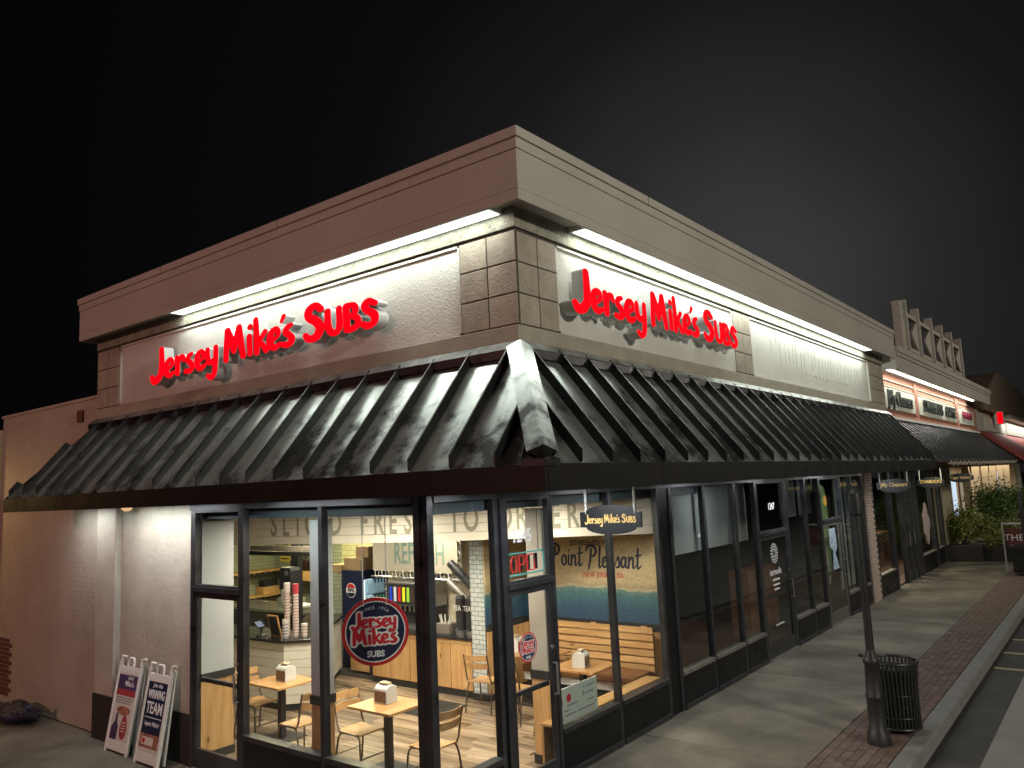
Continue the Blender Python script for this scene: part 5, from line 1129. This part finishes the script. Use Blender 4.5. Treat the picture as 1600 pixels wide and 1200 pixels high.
B('beige_wall', pm('beige stucco', (.42, .37, .26), .8, .1, 2), XS-.3, 30.6, .0, XS+.08, 32.6, 3.6); B('wall_base', M_dkbase, XS-.3, 30.59, 0, XS+.095, 32.61, .55)
B('inner_wall', pm('dim beige', (.30, .27, .2), .8, .1, 1.5), -8.6, 21.4, 0, -8.5, 30.6, 3.2); B('inner_floor', M_dfl, -8.5, 21.4, 0, XS-.1, 30.6, .02); B('head', M_dark, XS-.1, 21.44, 3.2, -4.4, 33.6, 3.24); B('side', M_dark, -9, 21.3, 0, XS-.1, 21.42, 3.2); B('counter', M_dfl, -7.4, 26.2, 0, -6.8, 29.8, 1.1)
area('shop_glow', (-7, 23.2, 3.0), (1, 1), 80, (1, .85, .6), (0, 0, 0), B2); area('shop_glow', (-7, 28, 3.0), (1, 1), 100, (1, .88, .65), (0, 0, 0), B2); area('walk_glow', (-4.2, 24.5, 3.18), (.3, 6), 42, (1, .95, .8), (0, 0, 0), B2)
gn = bx('neon_dot', emis('green neon', (.05, 1, .6), 6), None, XS-.2, 27.35, 2.35, XS-.17, 27.62, 2.52); tag(gn, 'small glowing green neon piece high in the second shop window', 'neon')
wp = thing('window_poster', 'pinkish white floral poster on the second shop window', 'poster', (XS, 28.0, 1.4)); MB().extrude([(XS+.004, 28+.42*math.cos(a)*(1+.2*math.cos(5*a)), 1.45+.55*math.sin(a)*(1+.2*math.cos(4*a))) for a in np.linspace(0, 2*math.pi, 40)[:-1]], (.004, 0, 0)).build('print', pm('floral print', (.45, .36, .36), .6, .6, 20), wp)

# ------------------------------------------------------------------ third building, far end
B3 = thing('far_shop_building', 'far dim shop building with low gable and red awning', 'building', (-4.3, 34, 0))
bx('wall', M_cornice, B3, -9, 34.0, 3.2, -4.35, 62, 5.3); MB().extrude([(-4.1, 34.5, 5.3), (-4.1, 34.5, 5.75), (-4.1, 39.5, 7.15), (-4.1, 48, 7.0), (-4.1, 62, 5.6), (-4.1, 62, 5.3)], (-4, 0, 0)).build('gable', pm('dim tan wall', (.2, .15, .11), .85, .1, 1), B3)
bx('cornice', M_cornice, B3, -4.35, 41, 5.2, -3.9, 62, 5.35); area('awning_fill_light', (-4.0, 48, 5.15), (.1, 14), 160, (1, .97, .9), (0, 0, 0), B3); bx('panel', M_sgn, B3, -4.36, 36, 4.55, -4.30, 42, 5.1); bx('panel', M_sgn, B3, -4.36, 43, 4.55, -4.30, 52, 5.1)  # area light added under the cornice to brighten panels and red awning
bx('street_wall', pm('lit shop wall', (.40, .30, .2), .8, .3, 1.5), B3, -6.2, 33.7, 0, -6.0, 60, 3.2)
for k in range(9):
    y = 34.6+k*2.3; f_ = bx('window_frame', M_frame, B3, -6.0, y, .5, -5.95, y+1.5, 2.9); bx('pane', emis('lit window %d' % k, ((1, .72, .42), (.7, .85, 1), (1, .8, .55))[k % 3], (.5, .9, .3)[k % 3]), f_, -5.95, y+.1, .6, -5.94, y+1.4, 2.8)
for k in range(8): bx('column', pm('cream column', (.5, .42, .3), .7), B3, -5.2, 35+k*2.6, 0, -4.95, 35.25+k*2.6, 3.2)
area('walk_glow', (-5, 42, 3.15), (1, 14), 150, (1, .82, .58), (0, 0, 0), B3)
rs = thing('red_box_sign', 'small red lit box sign with white edge above the red awning', 'sign', (-4.2, 38.6, 4.9)); bx('case', M_white, rs, -4.20, 38.02, 4.85, -3.92, 38.5, 5.36); bx('face', M_red, rs, -4.10, 38.0, 4.87, -3.90, 38.02, 5.34)
A3 = thing('red_awning', 'dark red sloping awning at the far end of the row', 'awning', (-4.3, 35, 4)); MB().extrude([(-4.3, 34, 4.5), (-2.9, 34, 3.35), (-2.9, 34, 3.2), (-4.3, 34, 4.4)], (0, 26, 0)).build('cover', pm('red awning cloth', (.25, .03, .02), .7, .1, 2), A3)

# planters, shrubs, railing
M_leaf = pm('leaf', (.07, .12, .03), .55, rnd=.1, col2=(.12, .19, .045), scale=6); M_leaf2 = pm('leaf yellow green', (.13, .17, .035), .55, col2=(.22, .24, .06), scale=6)
def shrub(lab, c, r, h, n, ml, pot=True):
    t = thing('potted_shrub', lab, 'shrub', (c[0], c[1], 0))
    if pot: bx('planter', M_dkbase, t, c[0]-r*.75, c[1]-r*.75, 0, c[0]+r*.75, c[1]+r*.75, .55, bevel=.02)
    st_ = MB(); lf = MB(); rn = random.Random(lab)
    for k in range(14):
        a = rn.uniform(0, 6.28); q_ = Vector((c[0]+r*.8*math.cos(a)*rn.random(), c[1]+r*.8*math.sin(a)*rn.random(), h*rn.uniform(.6, 1)))
        st_.cyl((c[0]+.05*math.cos(a), c[1]+.05*math.sin(a), .5), q_, .012, .004, 5)
        for i in range(n//14):
            p = q_+Vector((rn.gauss(0, r*.28), rn.gauss(0, r*.28), rn.gauss(0, h*.12))); p.z = max(p.z, .5)
            d1 = Vector((rn.gauss(0, 1), rn.gauss(0, 1), rn.gauss(.3, .7))).normalized()*rn.uniform(.06, .13); d2 = d1.cross(Vector((rn.gauss(0, 1), rn.gauss(0, 1), rn.gauss(0, 1)))).normalized()*.026
            lf.add([p, p+d1*.5+d2, p+d1, p+d1*.5-d2], [(0, 1, 2, 3)])
    st_.build('stem', M_dkbase, t); lf.build('leaves', ml, t)
shrub('bright green shrub in a black planter against the beige wall', (-4.75, 31.2), .75, 1.5, 5760, M_leaf2); shrub('dark green tall shrub behind the other planters by the railing', (-3.9, 33.0), .9, 2.1, 6720, M_leaf)
shrub('yellowish green low shrub in the planter nearest the railing', (-3.75, 31.3), .6, 1.2, 4160, M_leaf2)
shrub('dark shrub at the right picture edge behind the railing', (-2.9, 34.5), .9, 1.9, 4800, M_leaf)
RL = thing('patio_railing', 'dark red patio railing panel with pale top rail and letters', 'railing', (-3.2, 28, 0))
bx('post', M_ret, RL, -3.27, 28, 0, -3.23, 28.04, 1.45); bx('top_rail', M_ret, RL, -3.23, 28, 1.40, -1.6, 28.04, 1.45); bx('panel', pm('maroon panel', (.10, .02, .02), .6), RL, -3.2, 28.01, .72, -1.6, 28.03, 1.28); text('THE FRESH', (-2.55, 28.005, 1.0), LFT, .28, M_wplast, RL, ext=.003)

# ------------------------------------------------------------------ street furniture
def trash(lab, x, y):
    t = thing('litter_bin', lab, 'litter bin', (0, 0, 0), 'round slatted metal litter bins')
    r = .255; n = 36
    s0_ = None
    for k in range(n):
        a = 2*math.pi*k/n
        if s0_ is None: s0_ = MB().extrude([(r-.006, -.014, .07), (r+.004, -.014, .07), (r+.010, -.014, .55), (r+.035, -.014, .82), (r+.025, -.014, .82), (r-.0, -.014, .55)], (0, .028, 0)).build('slat', M_can, t); o = s0_
        else: o = s0_.copy(); COL.objects.link(o); o.parent = t
        o.rotation_euler = (0, 0, a)
    def torus(R_, z, rr, nm): MB().tube([(R_*math.cos(q_), R_*math.sin(q_), z) for q_ in np.linspace(0, 2*math.pi, 37)], rr, 8).build(nm, M_can, t, smooth=True)
    torus(r+.032, .835, .018, 'top_ring'); torus(r+.005, .07, .016, 'bottom_ring'); torus(r-.008, .60, .008, 'middle_ring'); torus(r-.008, .33, .008, 'middle_ring'); torus(r+.006, .72, .007, 'middle_ring'); torus(r+.004, .46, .007, 'middle_ring'); torus(r+.004, .20, .007, 'middle_ring')
    MB().lathe([(.235, .06), (.24, .76)], (0, 0, 0), 28).build('liner', pm('liner', (.01, .01, .011), .6), t); MB().lathe([(.10, 0), (.10, .06)], (0, 0, 0), 12).build('foot', M_can, t)
    t.location = (x, y, 0); return t
T1 = trash('near slatted black litter bin beside the iron post at the kerb', -2.62, 10.88)
clone(T1, 'far slatted litter bin beside the patio railing', (-2.75, 27.3, 0))
LP = thing('iron_post', 'black cast iron post with ringed base standing beside the litter bin', 'post', (-2.70, 10.25, 0))
MB().lathe([(.135, 0), (.135, .06), (.127, .08), (.122, .14), (.098, .17), (.096, .50), (.104, .52), (.104, .55), (.092, .57), (.084, .90), (.096, .92), (.096, .96), (.072, .99), (.050, 1.06), (.048, 1.1)], (-2.70, 10.25, 0), 32, .03).build('base', M_pole, LP, smooth=True)
MB().lathe([(.049, 1.08), (.044, 1.9), (.040, 2.55), (.038, 2.66)], (-2.70, 10.25, 0), 20).build('shaft', M_pole, LP, smooth=True)
MB().lathe([(.05, 2.66), (.075, 2.68), (.078, 2.86), (.07, 2.93), (.03, 2.97)], (-2.70, 10.25, 0), 20).build('cap', M_pole, LP, smooth=True)
MB().tube([(-2.80, 10.25, 2.53), (-2.74, 10.25, 2.50), (-2.66, 10.25, 2.50), (-2.60, 10.25, 2.53)], .012, 6).build('bracket', M_pole, LP); MB().cyl((-2.84, 10.25, 1.0), (-2.79, 10.25, .99), .02, n=8).build('bolt', M_pole, LP)
pst = bx('far_post', M_pole, None, -2.66, 27.0, 0, -2.56, 27.1, 2.4); tag(pst, 'thin dark post rising behind the far litter bin', 'post')

rg = random.Random(11); lt = MB()
for k in range(60):
    x, y = (rg.uniform(-5.2, -3.2), rg.uniform(7, 20)) if k % 3 else (rg.uniform(-2.2, -1.9), rg.uniform(8, 20)); z = .006 if k % 3 else -.132; a = rg.uniform(0, 6.28); r = rg.uniform(.012, .035)
    if k % 5 == 0: x = -5.22
    lt.add([(x+r*math.cos(a), y+r*math.sin(a), z), (x-r*.5*math.sin(a), y+r*.5*math.cos(a), z+.004), (x-r*math.cos(a), y-r*math.sin(a), z+.002), (x+r*.5*math.sin(a), y-r*.5*math.cos(a), z)], [(0, 1, 2, 3)])
lo_ = lt.build('scattered_litter', pm('dead leaf', (.16, .12, .06), .8, .4, 30), None); tag(lo_, 'small dead leaves and scraps scattered on the sidewalk and in the gutter', 'litter', kind='stuff')

# ------------------------------------------------------------------ A-frame signs
def aframe(lab, x0, x1, yb, art):
    t = thing('sandwich_board', lab, 'sandwich board', ((x0+x1)/2, yb, 0))
    H_ = 1.12; ty = .20; ax = Vector((1, 0, 0)); up = Vector((0, ty, math.sqrt(H_*H_-ty*ty))).normalized(); nn = ax.cross(up)
    cx = (x0+x1)/2; w = (x1-x0)/2; o = Vector((cx, yb, 0))
    def pl(n, m, a0, a1, b0, b1, d0, d1, bev=.003): return MB().obox(o+ax*(a0+a1)/2+up*(b0+b1)/2+nn*(d0+d1)/2, ax, up, nn, (a1-a0)/2, (b1-b0)/2, abs(d1-d0)/2).build(n, m, t, bev)
    pl('frame_side', M_wplast, -w, -w+.045, 0, H_, -.03, .012); pl('frame_side', M_wplast, w-.045, w, 0, H_, -.03, .012); pl('frame_bottom', M_wplast, -w+.045, w-.045, .03, .15, -.025, .008); pl('frame_top', M_wplast, -w+.045, w-.045, H_-.15, H_-.06, -.025, .008)
    pl('backing', M_wplast, -w+.045, w-.045, .15, H_-.15, -.02, 0); 
    P3 = lambda a, b, d: o+ax*a+up*b+nn*d
    MB().tube([P3(-.09, H_-.07, 0), P3(-.09, H_+.01, 0), P3(-.06, H_+.05, 0), P3(.04, H_+.05, 0), P3(.07, H_+.01, 0), P3(.07, H_-.07, 0)], .016, 8).build('carry_handle', M_wplast, t, smooth=True)
    MB().tube([P3(-w+.03, H_-.03, 0), P3(-w+.04, H_+.06, 0), P3(-w+.12, H_+.05, -.02)], .02, 8).build('hinge_lug', M_wplast, t, smooth=True); MB().tube([P3(w-.03, H_-.03, 0), P3(w-.03, H_+.05, 0), P3(w+.06, H_+.07, .0)], .02, 8).build('hinge_lug', M_wplast, t, smooth=True)
    # rear leaf, folded nearly shut
    o2 = o+Vector((0, .10, 0)); up2 = Vector((0, ty-.05, H_)).normalized()
    for s in (-1, 1): MB().obox(o2+ax*(w-.022)*s+up2*H_*.5, ax, up2, ax.cross(up2), .022, H_*.5-.01, .012).build('rear_leg', M_wplast, t, .003)
    MB().obox(o2+up2*H_*.5, ax, up2, ax.cross(up2), w-.045, H_*.4, .006).build('rear_panel', M_wplast, t)
    art(t, P3, pl, ax, up, w, H_); return t
M_pap = pm('poster paper', (.62, .58, .52), .5); M_pur = pm('poster purple', (.06, .03, .10), .5, .3, 6); M_crim = pm('poster crimson', (.35, .04, .05), .5, .2, 6); M_sub = pm('poster bread', (.33, .14, .08), .5, .6, 14)
def art1(t, P3, pl, ax, up, w, H_):
    pl('poster', M_pap, -w+.05, w-.05, .155, H_-.155, 0, .004, 0); pl('poster_header', M_pur, -w+.055, w-.055, .78, .955, .004, .006, 0); pl('poster_band', M_crim, -w+.055, w-.055, .70, .78, .004, .006, 0)
    put(txt_mesh('JERSEY', .05, .001), P3(.08, .92, .008), ax, up, 'lettering', M_white, t); put(txt_mesh("Mike's", .09, .001, bold=.001), P3(.06, .85, .008), ax, up, 'lettering', M_white, t)
    for k, z in enumerate((.665, .635, .605)): pl('poster_line', M_ink, -w+.07, w-.07-.04*k, z, z+.012, .004, .0055, 0)
    MB().extrude([P3(.02+.17*math.cos(a), .52+.055*math.sin(a), .0045) for a in np.linspace(0, 6.28, 20)[:-1]], (0, -.002, 0)).build('sandwich_picture', M_sub, t)
    MB().extrude([P3(.09+.085*math.cos(a)*(1-.25*math.sin(a)), .33+.15*math.sin(a), .005) for a in np.linspace(0, 6.28, 24)[:-1]], (0, -.002, 0)).build('red_badge', M_crim, t)
    for k in range(4): pl('badge_line', M_pap, .04, .14, .27+k*.035, .282+k*.035, .0075, .009, 0)
    MB().extrude([P3(a, b, .005) for a, b in ((-.22, .16), (-.05, .16), (-.05, .32), (-.09, .38), (-.10, .48), (-.14, .48), (-.15, .38), (-.22, .30))], (0, -.002, 0)).build('bottle_picture', M_pur, t)
def art2(t, P3, pl, ax, up, w, H_):
    pl('poster', M_navy, -w+.05, w-.05, .155, H_-.155, 0, .004, 0)
    T = lambda s, a, b, sz, **k: put(txt_mesh(s, sz, .001, **k), P3(a, b, .0055), ax, up, 'lettering', M_white, t)
    T('Join this', 0, .925, .07, shear=.3); T('WINNING', 0, .815, .145, bold=.002, xs=.58); T('TEAM', 0, .655, .19, bold=.003, xs=.80); pl('poster_rule', M_white, -.2, .2, .545, .552, .004, .006, 0); T('Inquire Within!', 0, .475, .075, shear=.3, xs=.75)
    pl('picture_strip', M_sub, -w+.055, w-.055, .20, .36, .004, .006, 0); pl('picture_card', M_pap, -.17, .10, .235, .325, .006, .008, 0); MB().cyl(P3(-.12, .28, .008), P3(-.12, .28, .0095), .032, n=16).build('card_emblem', M_dred, t); pl('poster_foot', M_pap, -w+.055, w-.055, .158, .20, .004, .006, 0)
aframe('left white sandwich board with purple and red sandwich poster', -11.08, -10.48, 5.17, art1); aframe('right white sandwich board with navy poster reading WINNING TEAM', -10.22, -9.66, 5.13, art2)
wl = thing('amber_reflection', 'small amber glowing dome standing for a reflection under the canopy', 'lamp', (-10.75, 5.3, 3.1)); MB().lathe([(.03, .02), (.07, .05), (.07, .08)], (-10.75, 5.25, 3.08), 16).build('glow_dome', emis('amber glow', (1, .6, .3), .8), wl)  # glowing dome put in for an amber reflection under the canopy

# ------------------------------------------------------------------ unseen lamps added outside the frame to light the facades
def unseen_lamp(lab, x, y, h, rot, power, col, size=1.2):
    t = thing('unseen_lamp', lab, 'lamp post', (x, y, 0)); MB().cyl((x, y, -.1), (x, y, h), .09, .06, 12).build('pole', M_pole, t); bx('head', M_pole, t, x-.4, y-.3, h, x+.4, y+.3, h+.12)
    area('head_light', (x, y, h-.03), (size, size), power, col, rot, t)
def aim(frm, to): return (Vector(to)-Vector(frm)).to_track_quat('-Z', 'Y').to_euler()
unseen_lamp('unseen lamp post added across the drive to light the right facade', 13, 2, 9, aim((13, 2, 9), (-4, 12, 2)), 1850, (1, .93, .78))
unseen_lamp('unseen lamp post added for the reddish light on the left facade', -11, -13, 8, aim((-11, -13, 8), (-9, 5, 4)), 950, (1, .46, .39))
unseen_lamp('unseen lamp post added further up the lot for its light', 9, 30, 9, aim((9, 30, 9), (-4, 26, 2)), 620, (1, .93, .8))
unseen_lamp('warm alley lamp beyond the painted brick wall', -17.6, 4.2, 3.6, aim((-17.6, 4.2, 3.6), (-15.2, 5.45, 2.6)), 60, (1, .62, .25), .4)
